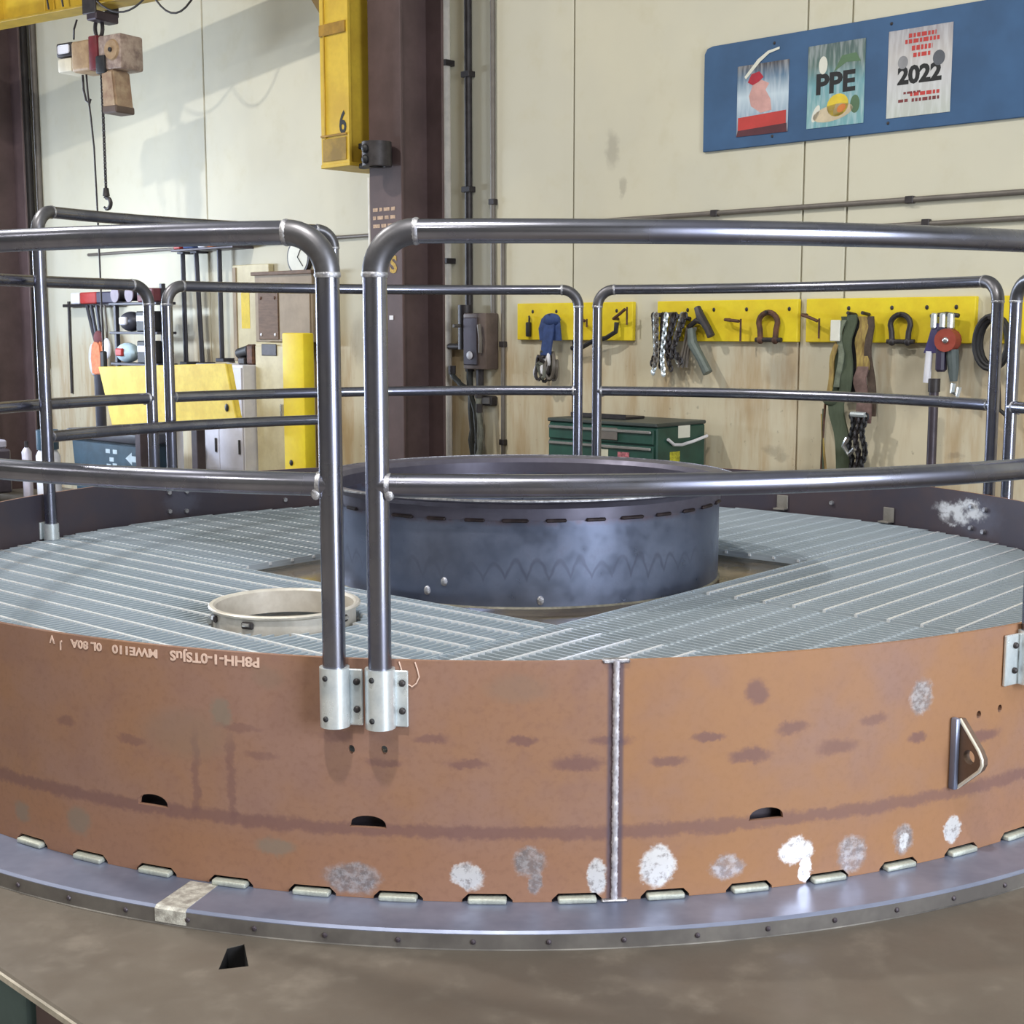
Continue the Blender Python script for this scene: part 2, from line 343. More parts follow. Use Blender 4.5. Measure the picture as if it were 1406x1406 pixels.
# ------------------------------------------------------------------ the hall
b = nb(); prz(b, [bld(s, n)[:2] for s, n in ((-17, -13.5), (9, -13.5), (9, 4), (-17, 4))], FLOOR - .2, FLOOR); struct('floor', b, FLOORM)
b = nb(); prz(b, [bld(s, n)[:2] for s, n in ((-17, -13.5), (9, -13.5), (9, 4), (-17, 4))], 7.2, 7.4); struct('ceiling', b, CEIL)
def wbox(s0, s1, w0, w1, z0, z1, bv=.006):
    b = nb(); bvbox(b, s0, s1, -w1, -w0, z0, z1, bv, 1)
    b.transform(Matrix.Translation(wpt(0, 0)) @ Matrix.Rotation(WROT, 4, 'Z')); return b
wall = struct('wall_back', wbox(-17, 9, -.3, -.02, FLOOR, 7.2), WALLM)
ROOT[wall.name] = Matrix.Identity(4)
for s0, s1 in ((-17, -13.2), (-13.2, -10.1), (-10.1, -6.96), (-6.96, -2.673), (-2.673, -.893), (-.893, -.604), (-.604, 3.6), (3.6, 9)):
    obj('wall_panel', wbox(s0 + .006, s1 - .006, -.02, 0, FLOOR, 7.2), WALLM, wall)
for nm, s, n0, n1 in (('wall_left', -17, -13.5, 3.4), ('wall_right', 9, -13.5, 3.4)):
    b = nb(); d = -.2 if s < 0 else .2
    prz(b, [bld(s, n0)[:2], bld(s + d, n0)[:2], bld(s + d, n1)[:2], bld(s, n1)[:2]], FLOOR, 7.2); struct(nm, b, DULLW)
b = nb(); prz(b, [bld(s, n)[:2] for s, n in ((-17, -13.5), (9, -13.5), (9, -13.7), (-17, -13.7))], FLOOR, 7.2); struct('wall_front', b, DULLW)

# ------------------------------------------------------------------ welding table
TZ = -.588
t = thing('welding_table', 'large worn grey-brown steel table plate under the round drum', 'table', bld(0, 0, FLOOR))
b = nb(); prz(b, [bld(s, n)[:2] for s, n in ((-3.2, -2.49), (3.2, -2.49), (3.2, 2.62), (-3.2, 2.62))], TZ - .018, TZ)
bmesh.ops.bevel(b, geom=b.edges[:], offset=.006, segments=1, affect='EDGES')
top = obj('table_top', b, TABLE, t, True)
def boolean(o, cutter):
    md = o.modifiers.new('cut', 'BOOLEAN'); md.operation = 'DIFFERENCE'; md.object = cutter; md.solver = 'EXACT'
    bpy.context.view_layer.update()
    me = bpy.data.meshes.new_from_object(o.evaluated_get(bpy.context.evaluated_depsgraph_get()), preserve_all_data_layers=True, depsgraph=bpy.context.evaluated_depsgraph_get())
    o.modifiers.clear(); old = o.data; o.data = me; me.name = old.name; bpy.data.meshes.remove(old)
    bpy.data.objects.remove(cutter)
    me.polygons.foreach_set('use_smooth', [True] * len(me.polygons)); me.set_sharp_from_angle(angle=R_(20))
b = nb(); prz(b, [(-.602, -2.436), (-.543, -2.421), (-.572, -2.318), (-.604, -2.338)][::1], TZ - .2, TZ + .1)
boolean(top, obj('cutter', b, DARK, t, True))
b = nb(); prz(b, [(-.615, -2.445), (-.53, -2.43), (-.56, -2.31), (-.615, -2.33)], TZ - .12, TZ - .10); obj('hole_shade_sheet', b, DARK, t, True)  # black sheet added under the hole, standing in for its deep shade
hp = [Vector((-.602, -2.436)), Vector((-.543, -2.421)), Vector((-.572, -2.318)), Vector((-.604, -2.338))]; hc = sum(hp, Vector((0, 0))) / 4
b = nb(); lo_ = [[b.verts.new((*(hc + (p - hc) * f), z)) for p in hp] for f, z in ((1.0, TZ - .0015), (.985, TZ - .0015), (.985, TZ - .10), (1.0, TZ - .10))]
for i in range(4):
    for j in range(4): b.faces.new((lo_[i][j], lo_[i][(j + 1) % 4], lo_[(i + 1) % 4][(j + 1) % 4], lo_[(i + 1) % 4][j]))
obj('hole_shade_walls', b, DARK, t, True, smooth=False)  # black walls added so the inside of the hole looks fully shaded
b = nb()
b2 = nb(); bx(b2, -3.1, 3.1, -2.40, -2.30, -.362, TZ - .05 + 0, None)
b2.free()
def tb(s0, s1, n0, n1, z0, z1):
    b = nb(); prz(b, [bld(s, n)[:2] for s, n in ((s0, n0), (s1, n0), (s1, n1), (s0, n1))], z0, z1); return b
b.free()
obj('edge_strip', tb(-3.2, 3.2, -2.497, -2.4905, TZ - .014, TZ - .002), M('worn_bright_edge', (208, 202, 188), .45, .4, .2, 12), t, True)
o = obj('apron', tb(.965, 3.1, -2.44, -2.40, FLOOR + .02, TZ - .018), BROWN, t, True); o['label'] = 'brown painted apron'
for s, n in ((-2.75, -2.2), (2.8, -2.2), (-2.8, 2.4), (2.8, 2.4)):
    obj('leg', tb(s - .1, s + .1, n - .1, n + .1, FLOOR, TZ - .018), BROWN, t, True)
t2 = thing('storage_box', 'teal painted steel box under the near left edge of the table', 'box', bld(.20, -2.20, FLOOR), WROT)
TEALB = M('teal_machine_paint', (78, 100, 100), .5, 0, .12, 5)
b = nb(); bvbox(b, -.74, .74, -.25, .25, 0, .30, .01); obj('body', b, TEALB, t2)
b = nb(); bvbox(b, -.75, .75, -.26, .26, .30, .335, .006, 1); obj('lid', b, TEALB, t2)

# ------------------------------------------------------------------ the round drum
DR = 2.2; ZB = -.547
def pol(r, deg, z): a = R_(deg); return Vector((r * math.sin(a), -r * math.cos(a), z))
drum = thing('steel_drum', 'wide round drum shell of rusty brown steel plate on the table', 'drum', (0, 0, TZ))
def plate_uv(b, R0):
    L = b.loops.layers.uv.new('plate')
    for f in b.faces:
        c = f.calc_center_median(); a0 = math.atan2(c.x, -c.y)
        for l in f.loops:
            a = math.atan2(l.vert.co.x, -l.vert.co.y)
            while a - a0 > PI: a -= 2 * PI
            while a - a0 < -PI: a += 2 * PI
            l[L].uv = (a * R0, l.vert.co.z)
b = nb(); prof = [(2.2, ZB + .0005), (2.2, -.36), (2.2, -.18), (2.2, 0), (2.188, 0), (2.188, ZB + .0005)]
lathe(b, prof, 288); plate_uv(b, DR)
for v in b.verts: v.co.z -= TZ     # drum root stands on the table
bmesh.ops.recalc_face_normals(b, faces=b.faces[:])
for f in b.faces:
    c = f.calc_center_median(); f.material_index = 0 if (c.x * c.x + c.y * c.y) ** .5 > 2.193 else 1
me = bpy.data.meshes.new('shell'); b.to_mesh(me); b.free(); me.materials.append(RUST); me.materials.append(INNER)
shell = bpy.data.objects.new('shell', me); C.objects.link(shell); shell.parent = drum; ROOT[shell.name] = ROOT[drum.name]
BT0, BDT = -32.549, 5.18708
bead_a = [BT0 + BDT * i for i in range(-5, 19)]
cut = nb()
def polM(deg, r, z): return Matrix.Translation(pol(r, deg, z)) @ Matrix.Rotation(R_(deg), 4, 'Z')
for a in bead_a:       # bottom notches that the tack welds sit in
    prism(cut, [(-.056, -.02), (.056, -.02), (.056, .006), (.042, .020), (-.042, .020), (-.056, .006)], -.05, .05, polM(a, DR, ZB))
for a, wd in ((-22.25, .042), (-8.35, .042), (15.12, .042), (38.6, .042), (-45.7, .042)):
    prism(cut, [(wd * math.cos(PI * i / 10), .028 * math.sin(PI * i / 10) ** .7) for i in range(11)], -.05, .05, polM(a, DR, -.383))
for a, z in ((-9.27, -.205), (-7.34, -.203), (30.73, -.207), (32.7, -.203)):
    prism(cut, [(.008 * math.cos(PI * i / 5), .010 * math.sin(PI * i / 5)) for i in range(10)], -.05, .05, polM(a, DR, z))
cm = obj('cutter', cut, DARK, drum, True, smooth=False); boolean(shell, cm)
shell.data.polygons.foreach_set('use_smooth', [True] * len(shell.data.polygons)); shell.data.set_sharp_from_angle(angle=R_(30))
# dark backing strip added so that the cut-outs look into a dark interior
b = nb(); lathe(b, [(2.16, ZB + .001), (2.163, ZB + .001), (2.163, -.26), (2.16, -.26)], 144); obj('dark_backing_strip', b, DARKST, drum, True)
b = nb(); bvbox(b, -.043, .043, -.012, .014, 0, .013, .004, 2)
bm0 = bpy.data.meshes.new('weld_bead'); b.to_mesh(bm0); b.free(); bm0.materials.append(M('pale_weld_bead', (196, 202, 192), .5, .3, .25, 40, (164, 168, 160), bump=.3))
bm0.polygons.foreach_set('use_smooth', [True] * len(bm0.polygons))
for a in bead_a:
    p = pol(DR + .002, a, ZB - TZ); share('weld_bead', bm0, drum, p, (0, 0, R_(a)))
b = nb()
lathe(b, [(2.165, ZB), (2.343, ZB), (2.3495, ZB - .005), (2.3495, ZB - .012), (2.165, ZB - .012)], 288)
ring = obj('base_ring', b, RINGM, drum, True); ring['label'] = 'blue-grey rolled angle ring at the foot'
b = nb(); lathe(b, [(2.3495, ZB - .0065), (2.350, ZB - .0065), (2.350, ZB - .0395), (2.336, ZB - .0395), (2.336, ZB - .0125), (2.3495, ZB - .0125)], 288)
o = obj('ring_lip', b, M('grey_brown_ring_lip', (116, 112, 108), .5, .3, .2, 6, (94, 90, 88)), ring, True); o['label'] = 'darker grey lip of the ring'
b = nb(); lathe(b, [(2.349, ZB - .0385), (2.352, ZB - .0385), (2.352, ZB - .0406), (2.349, ZB - .0406)], 288); o = obj('lip_edge', b, M('worn_lip_edge', (190, 186, 180), .4, .4, .3, 3, (90, 88, 88)), ring, True); o['label'] = 'worn bright lower edge'
b = nb(); blob(b, (0, 0, 0), .006, .004, .006, 8, 6); rv = bpy.data.meshes.new('rivet'); b.to_mesh(rv); b.free(); rv.materials.append(DARKST)
for i in range(-9, 12): share('rivet', rv, ring, pol(2.351, -2 + i * 3.9, ZB - .022 - TZ), (0, 0, R_(-2 + i * 3.9)))
b = nb(); lathe(b, [(2.208, ZB + .0005), (2.344, ZB + .0005), (2.3515, ZB - .006), (2.3515, ZB - .036), (2.348, ZB - .036), (2.34, ZB - .002), (2.208, ZB - .001)], 10, a0=R_(-19.6), a1=R_(-17.7))
o = obj('weld_patch', b, M('ground_weld_patch', (214, 214, 206), .45, .15, .35, 45, (150, 146, 140), bump=.4), ring, True); o['label'] = 'bright ground weld across the ring'
b = nb(); tube(b, [pol(2.2025, 5.92 + .012 * math.sin(i * 2.1), ZB + .004 + (-ZB - .004) * i / 120) for i in range(121)], [.0066 + .0009 * (i % 2) + .0006 * math.sin(i * .7) for i in range(121)], 10)
o = obj('weld_seam', b, M('grey_weld_seam', (216, 214, 222), .42, .35, .2, 60, (180, 178, 188)), drum, True); o['label'] = 'light vertical weld seam'
b = nb(); bvbox(b, -.03, .03, -.006, .014, -.006, .004, .003, 1, polM(5.92, DR, 0)); obj('weld_cap', b, WELDB, drum, True)
b = nb(); bvbox(b, -.03, .03, -.012, .004, 0, .006, .003, 1, polM(5.92, DR, ZB)); obj('weld_cap', b, WELDB, drum, True)
# lifting lug: a holed triangular plate standing out from the shell on a backing bar
LA = 28.9
lug = nb(); LM = polM(LA, DR, -.287) @ Matrix.Rotation(R_(-90), 4, 'Z')   # local x = outwards, y = along the shell
ol = [(0, .082), (.014, .084), (.074, .022), (.085, .004), (.086, -.010), (.078, -.026), (.014, -.084), (0, -.082)]
hole = [(.047 + .017 * math.cos(2 * PI * i / 16), .0 + .017 * math.sin(2 * PI * i / 16)) for i in range(16)]
b = nb(); prism(b, ol, -.010, .010, LM)
lo = obj('lifting_lug', b, M('lug_plate', (112, 92, 80), .5, .3, .15, 10), drum, True)
b = nb(); prism(b, hole, -.05, .05, LM); boolean(lo, obj('cutter', b, DARK, drum, True))
b = nb()
tube(b, [LM @ Vector((x, -.009, z)) for x, z in ol[1:7]], .0042, 8)
o = obj('lug_edge', b, M('bright_cut_edge', (226, 222, 208), .4, .4, .1), lo, True); o['label'] = 'bright cut edge of the lug'
b = nb(); bvbox(b, 0, .020, -.026, -.011, -.088, .088, .005, 2, LM); o = obj('backing_bar', b, RINGM, lo, True); o['label'] = 'grey bar beside the lug'
# paint-marker lettering near the top edge (reads upside down, mostly illegible)
def wrap_text(s, u, z, size, m, flip=False, sy=1, sx=1):
    b = text_bm(s, size, .0006, 'LEFT', .0009)
    b.transform(Matrix.Diagonal((sx, 1, 1, 1)))
    if flip: b.transform(Matrix.Rotation(PI, 4, 'Z'))
    for v in b.verts:
        a = (u + v.co.x) / DR; r = DR + .0012 + v.co.z
        v.co = Vector((r * math.sin(a), -r * math.cos(a), z + v.co.y * sy))
    return obj('marker_lettering', b, m, drum, True, smooth=False)
wrap_text('0L 80A', -.985, -.0185, .026, CHALK, True, sx=1.25)
wrap_text('J', -1.112, -.030, .024, CHALK, True); wrap_text('V', -1.135, -.016, .026, CHALK, True)
wrap_text('MWE110', -.825, -.0185, .027, CHALK, True, sx=1.25)
wrap_text('P8HH-1-0TSJuS', -.565, -.0185, .031, CHALK, True, sx=1.15)
b = nb(); tube(b, [pol(2.2015, u / DR * 180 / PI, z) for u, z in ((-.246, -.003), (-.238, -.030), (-.228, -.052), (-.218, -.058), (-.208, -.050), (-.202, -.036), (-.206, -.018), (-.211, -.003))], .0016, 6)
o = obj('chalk_loop', b, CHALK, drum, True); o['label'] = 'pale U-shaped marker stroke'
# small clips and bolt ends on the inside of the far wall
CLIP = M('grey_clip', (150, 146, 140), .5, .4, .15, 12)
for a, z in ((141.6, -.15), (125.8, -.155)):
    b = nb(); Q = polM(a, 2.188, z); bvbox(b, -.03, .03, .002, .010, -.035, .035, .002, 1, Q); bvbox(b, -.03, .03, .010, .05, -.035, -.027, .002, 1, Q)
    obj('clip', b, CLIP, drum, True)
b = nb(); bmesh.ops.create_cone(b, cap_ends=True, segments=6, radius1=.011, radius2=.011, depth=.014, matrix=Matrix.Rotation(R_(90), 4, 'X')); nut = bpy.data.meshes.new('nut'); b.to_mesh(nut); b.free(); nut.materials.append(WELDB)
for a, z in ((112.9, -.058), (110.6, -.063), (112.8, -.154), (110.7, -.160), (-131, -.068), (-131, -.159), (-133.6, -.072), (-133.5, -.166), (-147.9, -.155), (169, -.07), (171.5, -.07), (134.4, -.13)):
    share('nut', nut, drum, pol(2.181, a, z - TZ), (0, 0, R_(a)))
# deck plate under the grating
b = nb(); lathe(b, [(2.1875, -.222), (2.1875, -.236), (.0005, -.236), (.0005, -.222)], 128, closed=False); o = obj('deck_plate', b, DECK, drum, True); o['label'] = 'glossy brown deck plate under the grating'

# ------------------------------------------------------------------ bar grating panels (laid loose on the deck)
GZ = -.195; GA = R_(49); E1 = Vector((math.cos(GA), math.sin(GA), 0)); E2 = Vector((-math.sin(GA), math.cos(GA), 0)); RG = 2.172
HC = Vector((-.72, -.83)); HR = .243
def unit(m, name):
    b = nb(); bx(b, -.5, .5, -.5, .5, -.5, .5); me = bpy.data.meshes.new(name); b.to_mesh(me); b.free(); me.materials.append(m); return me
BARME = unit(GRATE, 'bearing_bar'); RODME = unit(ROD, 'cross_rod'); BANDME = unit(GRATE, 'edge_band')
def cuts(axis, other, lo, hi, at):
    """lengths of the straight line <other = at>, running along <axis>, that lie in the drum, the panel and outside the hatch"""
    h2 = RG * RG - at * at
    if h2 <= 0: return []
    h = h2 ** .5; a, c = max(lo, -h), min(hi, h)
    if c - a < .03: return []
    hx = HC.x * axis.x + HC.y * axis.y; hy = HC.x * other.x + HC.y * other.y; q = HR * HR - (at - hy) ** 2
    if q <= 0: return [(a, c)]
    q = q ** .5; out = [(a, min(c, hx - q)), (max(a, hx + q), c)]
    return [(x, y) for x, y in out if y - x > .02]
def piece(name, me, root, axis, other, a, c, at, th, z, h, ang):
    p = axis * ((a + c) / 2) + other * at
    share(name, me, root, (p.x, p.y, z - GZ + .025), (0, 0, ang), (c - a, th, h))
def grating(label, a0, a1, b0, b1, bars_along_e1, phase=0, rz=.0015):
    r = thing('grating_panel', label, 'grating', (0, 0, GZ - .025))
    if bars_along_e1: ax, ot, lo, hi, p0, p1, ang = E1, E2, a0, a1, b0, b1, GA
    else: ax, ot, lo, hi, p0, p1, ang = E2, E1, b0, b1, a0, a1, GA + PI / 2
    k = p0 + .012
    while k < p1 - .005:
        for x, y in cuts(ax, ot, lo + .004, hi - .004, k): piece('bearing_bar', BARME, r, ax, ot, x, y, k, .0055, GZ - .0125, .025, ang)
        k += .0302
    k = lo + .045 + phase
    while k < hi - .02:
        for x, y in cuts(ot, ax, p0 + .004, p1 - .004, k): piece('cross_rod', RODME, r, ot, ax, x, y, k, .0105, GZ - .005 + rz, .010, ang + PI / 2)
        k += .1118
    for at in (lo, hi):
        at2 = at + (.003 if at == lo else -.003)
        for x, y in cuts(ot, ax, p0, p1, at2): piece('edge_band', BANDME, r, ot, ax, x, y, at2, .006, GZ - .0125, .026, ang + PI / 2)
    return r
EL, EH, FL, FH = -.62, .95, -.72, .845; MID = .12
grating('left grating panel, pale grey bars, with the round hatch collar on it', -2.4, EL - .004, FL, 2.4, True)
grating('small front grating panel just inside the rusty wall, near the weld seam', -2.4, EL - .004, -2.4, FL - .004, False)
grating('front right grating panel between the seam corner and the brightly lined panel', EL, MID - .003, -2.4, FL - .004, False, rz=-.006)
grating('right grating panel with bright parallel cross rods', MID + .003, 2.4, -2.4, FL - .004, False, phase=0)
grating('far right grating panel behind the riser, against the far wall', EH + .004, 2.4, FL, 2.4, False, rz=-.004)
grating('far left grating panel behind the riser, left of centre', EL, EH, FH + .004, 2.4, True, rz=-.002)

# ------------------------------------------------------------------ riser and hatch collar
RC = (.05, .17); RZ = -.222
ri = thing('steel_riser', 'short wide blue-grey steel cylinder standing in the middle of the grating', 'cylinder', (RC[0], RC[1], RZ))
b = nb(); lathe(b, [(.745, RZ), (.745, -.05), (.745, .085), (.735, .085), (.735, RZ)], 128); 
plate_uv(b, .75); obj('body', b, RISER, ri, False) if False else None
for v in b.verts: v.co.z -= RZ
obj('body', b, RISER, ri)
b = nb(); lathe(b, [(.750, .078 - RZ), (.750, .118 - RZ), (.762, .135 - RZ), (.815, .146 - RZ), (.820, .150 - RZ), (.815, .154 - RZ), (.752, .148 - RZ), (.738, .130 - RZ), (.738, .078 - RZ)], 128)
obj('collar', b, M('riser_collar_steel', (112, 110, 126), .4, .6, .15, 4, (92, 90, 106), rv=.08), ri)
b = nb(); lathe(b, [(.815, .1535 - RZ), (.8225, .150 - RZ), (.8225, .155 - RZ), (.815, .157 - RZ)], 128); obj('rim_edge', b, WELDB, ri)
wbm = nb(); bvbox(wbm, -.035, .035, -.010, .006, -.006, .006, .004, 1); wme = bpy.data.meshes.new('stitch_weld'); wbm.to_mesh(wme); wbm.free(); wme.materials.append(M('dark_stitch_weld', (70, 58, 60), .55, .4, .3, 40))
for i in range(-6, 8):
    a = i * 10.5 - 3; share('stitch_weld', wme, ri, pol(.749, a, .079 - RZ), (0, 0, R_(a)), (1 if i % 3 else 1.3, 1, 1))
b = nb(); lathe(b, [(.744, .001), (.752, .001), (.744, .008)], 96); obj('foot_weld', b, M('foot_weld_metal', (150, 146, 132), .5, .4, .2, 40), ri)
for a, z in ((3.5, .03), (-27, .05), (-22, .085)):
    b = nb(); blob(b, pol(.748, a, z), .012, .006, .016, 10, 8); obj('tack_weld', b, WELDB, ri)
ht = thing('hatch_collar', 'low pale ring collar lying on the left grating beside the railing posts', 'ring', (HC.x, HC.y, -.222))
ALU = M('pale_cast_ring', (226, 222, 214), .38, .35, .1, 10, (206, 200, 190))
b = nb(); lathe(b, [(.224, 0), (.224, .062), (.237, .068), (.239, .074), (.235, .078), (.224, .078), (.217, .072), (.217, 0)], 72); obj('ring_body', b, ALU, ht)
for a in (-62, -20, 60, 150, 210):
    b = nb(); Q = Matrix.Translation(pol(.223, a, .05)) @ Matrix.Rotation(R_(a), 4, 'Z'); bvbox(b, -.020, .020, -.012, 0, -.014, .008, .004, 1, Q); obj('latch', b, DGREY, ht)
    b = nb(); tube(b, [Q @ Vector((-.012, -.014, 0)), Q @ Vector((.012, -.014, 0))], .006, 8); obj('hinge_pin', b, CHROME, ht)

# ------------------------------------------------------------------ guard rails
PR = .0255
def bracket(root, a, r, z0, z1, side, inward=False):
    b = nb(); tube(b, [pol(r, a, z0), pol(r, a, z1)], PR + .0075, 20)
    br = obj('rail_bracket', b, GALV, root, True); br['label'] = 'galvanised socket bracket'
    d = 1 if not inward else -1
    face = DR if not inward else 2.188
    e0 = min(face - r, 0) if not inward else 0
    b = nb(); Q = Matrix.Translation(pol(face, a, 0)) @ Matrix.Rotation(R_(a), 4, 'Z')
    x0, x1 = (-.032, .058) if side > 0 else (-.078, .032)
    if inward: bvbox(b, x0, x1, .0005, .009, z0, z1 + .006, .002, 1, Q)
    else: bvbox(b, x0, x1, -.009, -.0005, z0 - .002, z1 - .008, .002, 1, Q)
    obj('flange_plate', b, GALV, br, True)
    for z in (z0 + .035, z1 - .035):
        y = -.012 if not inward else .012
        b = nb(); blob(b, Q @ Vector((side * .046, y, z)), .008, .006, .008, 10, 6); obj('bolt', b, DGREY, br, True)
    for z in (z0 + .022, z1 - .020):
        a2 = R_(a) - .35; p = pol(r, a, z) + Vector((math.sin(a2 - .0), -math.cos(a2 - .0), 0)) * (PR + .0075)
        b = nb(); blob(b, p, .0065, .0065, .0065, 8, 6); obj('set_screw', b, BLACK, br, True)
def rail(label, a0, a1, r=2.2235, zt=.914, zm=.385, zb=-.013, zbb=-.145, extra=(), er=.088, side=(1, 1), inward=False, group='guard rails around the drum'):
    t = thing('guard_rail', label, 'railing', pol(r, (a0 + a1) / 2, zbb), 0, group)
    da = math.degrees(er / r)
    def arc(A, B, z, n): return [pol(r, A + (B - A) * i / n, z) for i in range(n + 1)]
    b = nb(); tube(b, arc(a0 + da, a1 - da, zt, 40), PR, 20); top = obj('top_rail', b, PIPE, t, True)
    b = nb(); tube(b, arc(a0, a1, zm, 40), PR, 20); mid = obj('mid_rail', b, PIPE, t, True)
    for e, (a, sg) in enumerate(((a0, 1), (a1, -1))):
        b = nb(); tube(b, [pol(r, a, zbb + .01), pol(r, a, zt - er)], PR, 20); post = obj('post', b, PIPE, t, True)
        pts = [pol(r, a + sg * math.degrees(er * (1 - math.cos(q)) / r), zt - er + er * math.sin(q)) for q in [PI / 2 * i / 10 for i in range(11)]]
        b = nb(); tube(b, pts, PR * 1.07, 20); el = obj('elbow', b, ELBOW, t, True); el['label'] = 'dull grey pipe elbow'
        for P, D in ((pts[0], Vector((0, 0, 1))), (pts[-1], pol(1, a + sg * (90 + da), 0))):
            b = nb(); tube(b, [P - D * .006, P - D * .002, P + D * .002, P + D * .006], [PR * 1.05, PR * 1.12, PR * 1.12, PR * 1.05], 20); obj('weld_bead', b, WELDB, el, True)
        tdir = pol(1, a + sg * 90, 0)
        b = nb(); tube(b, [pol(r, a, zm) + tdir * (PR - .006), pol(r, a, zm) + tdir * (PR + .004)], [PR * 1.10, PR * 1.02], 16); obj('weld_bead', b, WELDB, post, True)
        b = nb(); blob(b, pol(r, a, zm) + tdir * (PR + .003) + pol(PR * .7, a, -.018), .011, .008, .014, 8, 6); obj('weld_bead', b, WELDB, post, True)
        bracket(t, a, r, zbb, zb, side[e], inward)
    for a in extra:
        b = nb(); tube(b, [pol(r, a, zbb + .01), pol(r, a, zt - PR)], PR, 20); obj('post', b, PIPE, t, True)
        bracket(t, a, r, zbb, zb, -1, inward)
    return t
rail('front right guard rail of bare steel pipe, nearest to the viewer', -7.38, 48.6, extra=(34.75,))
rail('front left guard rail of bare steel pipe, nearest to the viewer', -69.3, -10.0)
rail('guard rail on the far right side, running out of the picture', 51.2, 108.37)
rail('far right guard rail in front of the yellow tool boards', 111.32, 168.33)
rail('far middle guard rail behind the riser, in front of the brown column', 170.93, 227.65)
rail('far left guard rail running out at the left edge, in front of the far wall', 230.28, 288.0)
rail('tall inner guard rail rising above the others at the left, standing on the grating', -155.2, -111.4, r=2.148, zt=1.205, zm=.25, zb=-.125, zbb=-.194, inward=True, side=(1, -1), group='guard rails around the drum')

# ------------------------------------------------------------------ brown building columns
def column(label, s, w, wd, dp, letter=None):
    t = wthing('building_column', label, 'column', s, w, FLOOR)
    H = 7.2 - FLOOR; f = .022
    b = nb(); bvbox(b, -wd / 2, wd / 2, -f, 0, 0, H, .004, 1); obj('front_flange', b, BROWN, t)
    b = nb(); bvbox(b, -wd / 2, wd / 2, dp, dp + f, 0, H, .004, 1); obj('back_flange', b, BROWN, t)
    b = nb(); bx(b, -.008, .008, 0, dp, 0, H); obj('web', b, BROWN, t)
    return t
t = column('tall dark brown steel building column behind the railing gap, with stencilled marks', -3.70, .75, .33, .36)
b = text_bm('S', .16, .0008, 'CENTER', .005); b.transform(Matrix.Translation((.075, -.0235, 2.09)) @ Matrix.Rotation(PI / 2, 4, 'X')); o = obj('stencil_letter', b, STENCILY, t, smooth=False); o['label'] = 'yellow stencilled S'
for z, ws in ((2.47, (.05, .03, .06, .04)), (2.415, (.03, .06, .04, .05)), (2.36, (.07, .05, .07))):
    x = -.13
    for w in ws:
        b = nb(); bx(b, x, x + w, -.0232, -.022, z - .012, z + .012); obj('stencil_mark', b, STENCIL, t); x += w + .016
b = nb(); bvbox(b, .03, .07, -.026, -.022, 1.72, 1.75, .001, 1); obj('scuff_plate', b, WHITE, t)
b = nb(); bvbox(b, -.06, -.03, -.026, -.022, 1.80, 1.83, .001, 1); obj('scuff_plate', b, WHITE, t)
t = column('dark brown steel building column at the left edge of the picture', -10.02, .70, .42, .46)

# ------------------------------------------------------------------ conduits and pipes on the wall
def pipe_on_wall(name, label, pts, r, m, s0, z0, cat='pipe', clips=(), w=None, group=None):
    t = wthing(name, label, cat, s0, w or (r + .003), z0, group)
    b = nb(); tube(b, [(s - s0, 0, z - z0) for s, z in pts], r, 12); obj('tube', b, m, t)
    for s, z in clips:
        b = nb(); bvbox(b, s - s0 - r * 1.5, s - s0 + r * 1.5, -r * 1.25, (w or (r + .003)) - .0005, z - z0 - .02, z - z0 + .02, .003, 1); obj('clip', b, DGREY, t)
    return t
def bend(s0, z0, s1, z1, r=.12, n=6):
    """an elbow turning from horizontal (towards -s) to downwards"""
    return [(s1 + r * (1 - math.sin(PI / 2 * i / n)), z1 + 0 - r * (1 - math.cos(PI / 2 * i / n))) for i in range(n + 1)]
WPIPE = M('white_painted_pipe', (226, 220, 210), .5, 0, .1, 6)
pipe_on_wall('wall_pipe', 'pale painted pipe running up the wall right beside the brown column', [(-3.865, FLOOR), (-3.865, 7.1)], .040, WPIPE, -3.865, FLOOR, clips=((-3.865, 1.2), (-3.865, 2.6)))
pipe_on_wall('wall_pipe', 'thick dark vertical pipe, second to the right of the brown column', [(-3.64, .62), (-3.64, 7.1)], .028, DGREY, -3.64, .62, clips=((-3.64, 1.7), (-3.64, 2.5)))
pipe_on_wall('wall_conduit', 'thin dark conduit running down the wall into the grey switch box', [(-3.405, .80), (-3.405, 7.1)], .018, GREY, -3.405, .80, 'conduit', clips=((-3.405, 1.6),))
pipe_on_wall('wall_pipe', 'narrow cream pipe running down just left of the brown column', [(-4.70, FLOOR), (-4.70, 1.86)], .030, WPIPE, -4.70, FLOOR)
pts = [(6, 1.414), (-3.19, 1.414)] + bend(0, 0, -3.31, 1.414)[1:] + [(-3.31, -.40)]
pipe_on_wall('wall_conduit', 'long conduit along the wall that bends down beside the grey switch box', pts, .016, GREY, -3.31, -.40, 'conduit', clips=((-1.5, 1.414), (-.2, 1.414), (-2.6, 1.414), (-3.31, .6), (-3.31, -.1)))
pipe_on_wall('wall_conduit', 'lower long horizontal conduit at the right, under the upper one', [(6, 1.292), (-.55, 1.278)], .015, GREY, -.55, 1.278, 'conduit', clips=((-.1, 1.284), (1.2, 1.285)))
pipe_on_wall('wall_conduit', 'upper horizontal conduit on the pale wall left of the brown column', [(-4.0, 1.428), (-9.0, 1.43)], .015, GREY, -9.0, 1.43, 'conduit', clips=((-5.2, 1.428), (-7, 1.43)))
pipe_on_wall('wall_conduit', 'lower horizontal conduit on the wall left of the brown column, behind the railing', [(-4.0, 1.027), (-5.35, 1.027)], .013, GREY, -5.35, 1.027, 'conduit', clips=((-4.9, 1.027),))
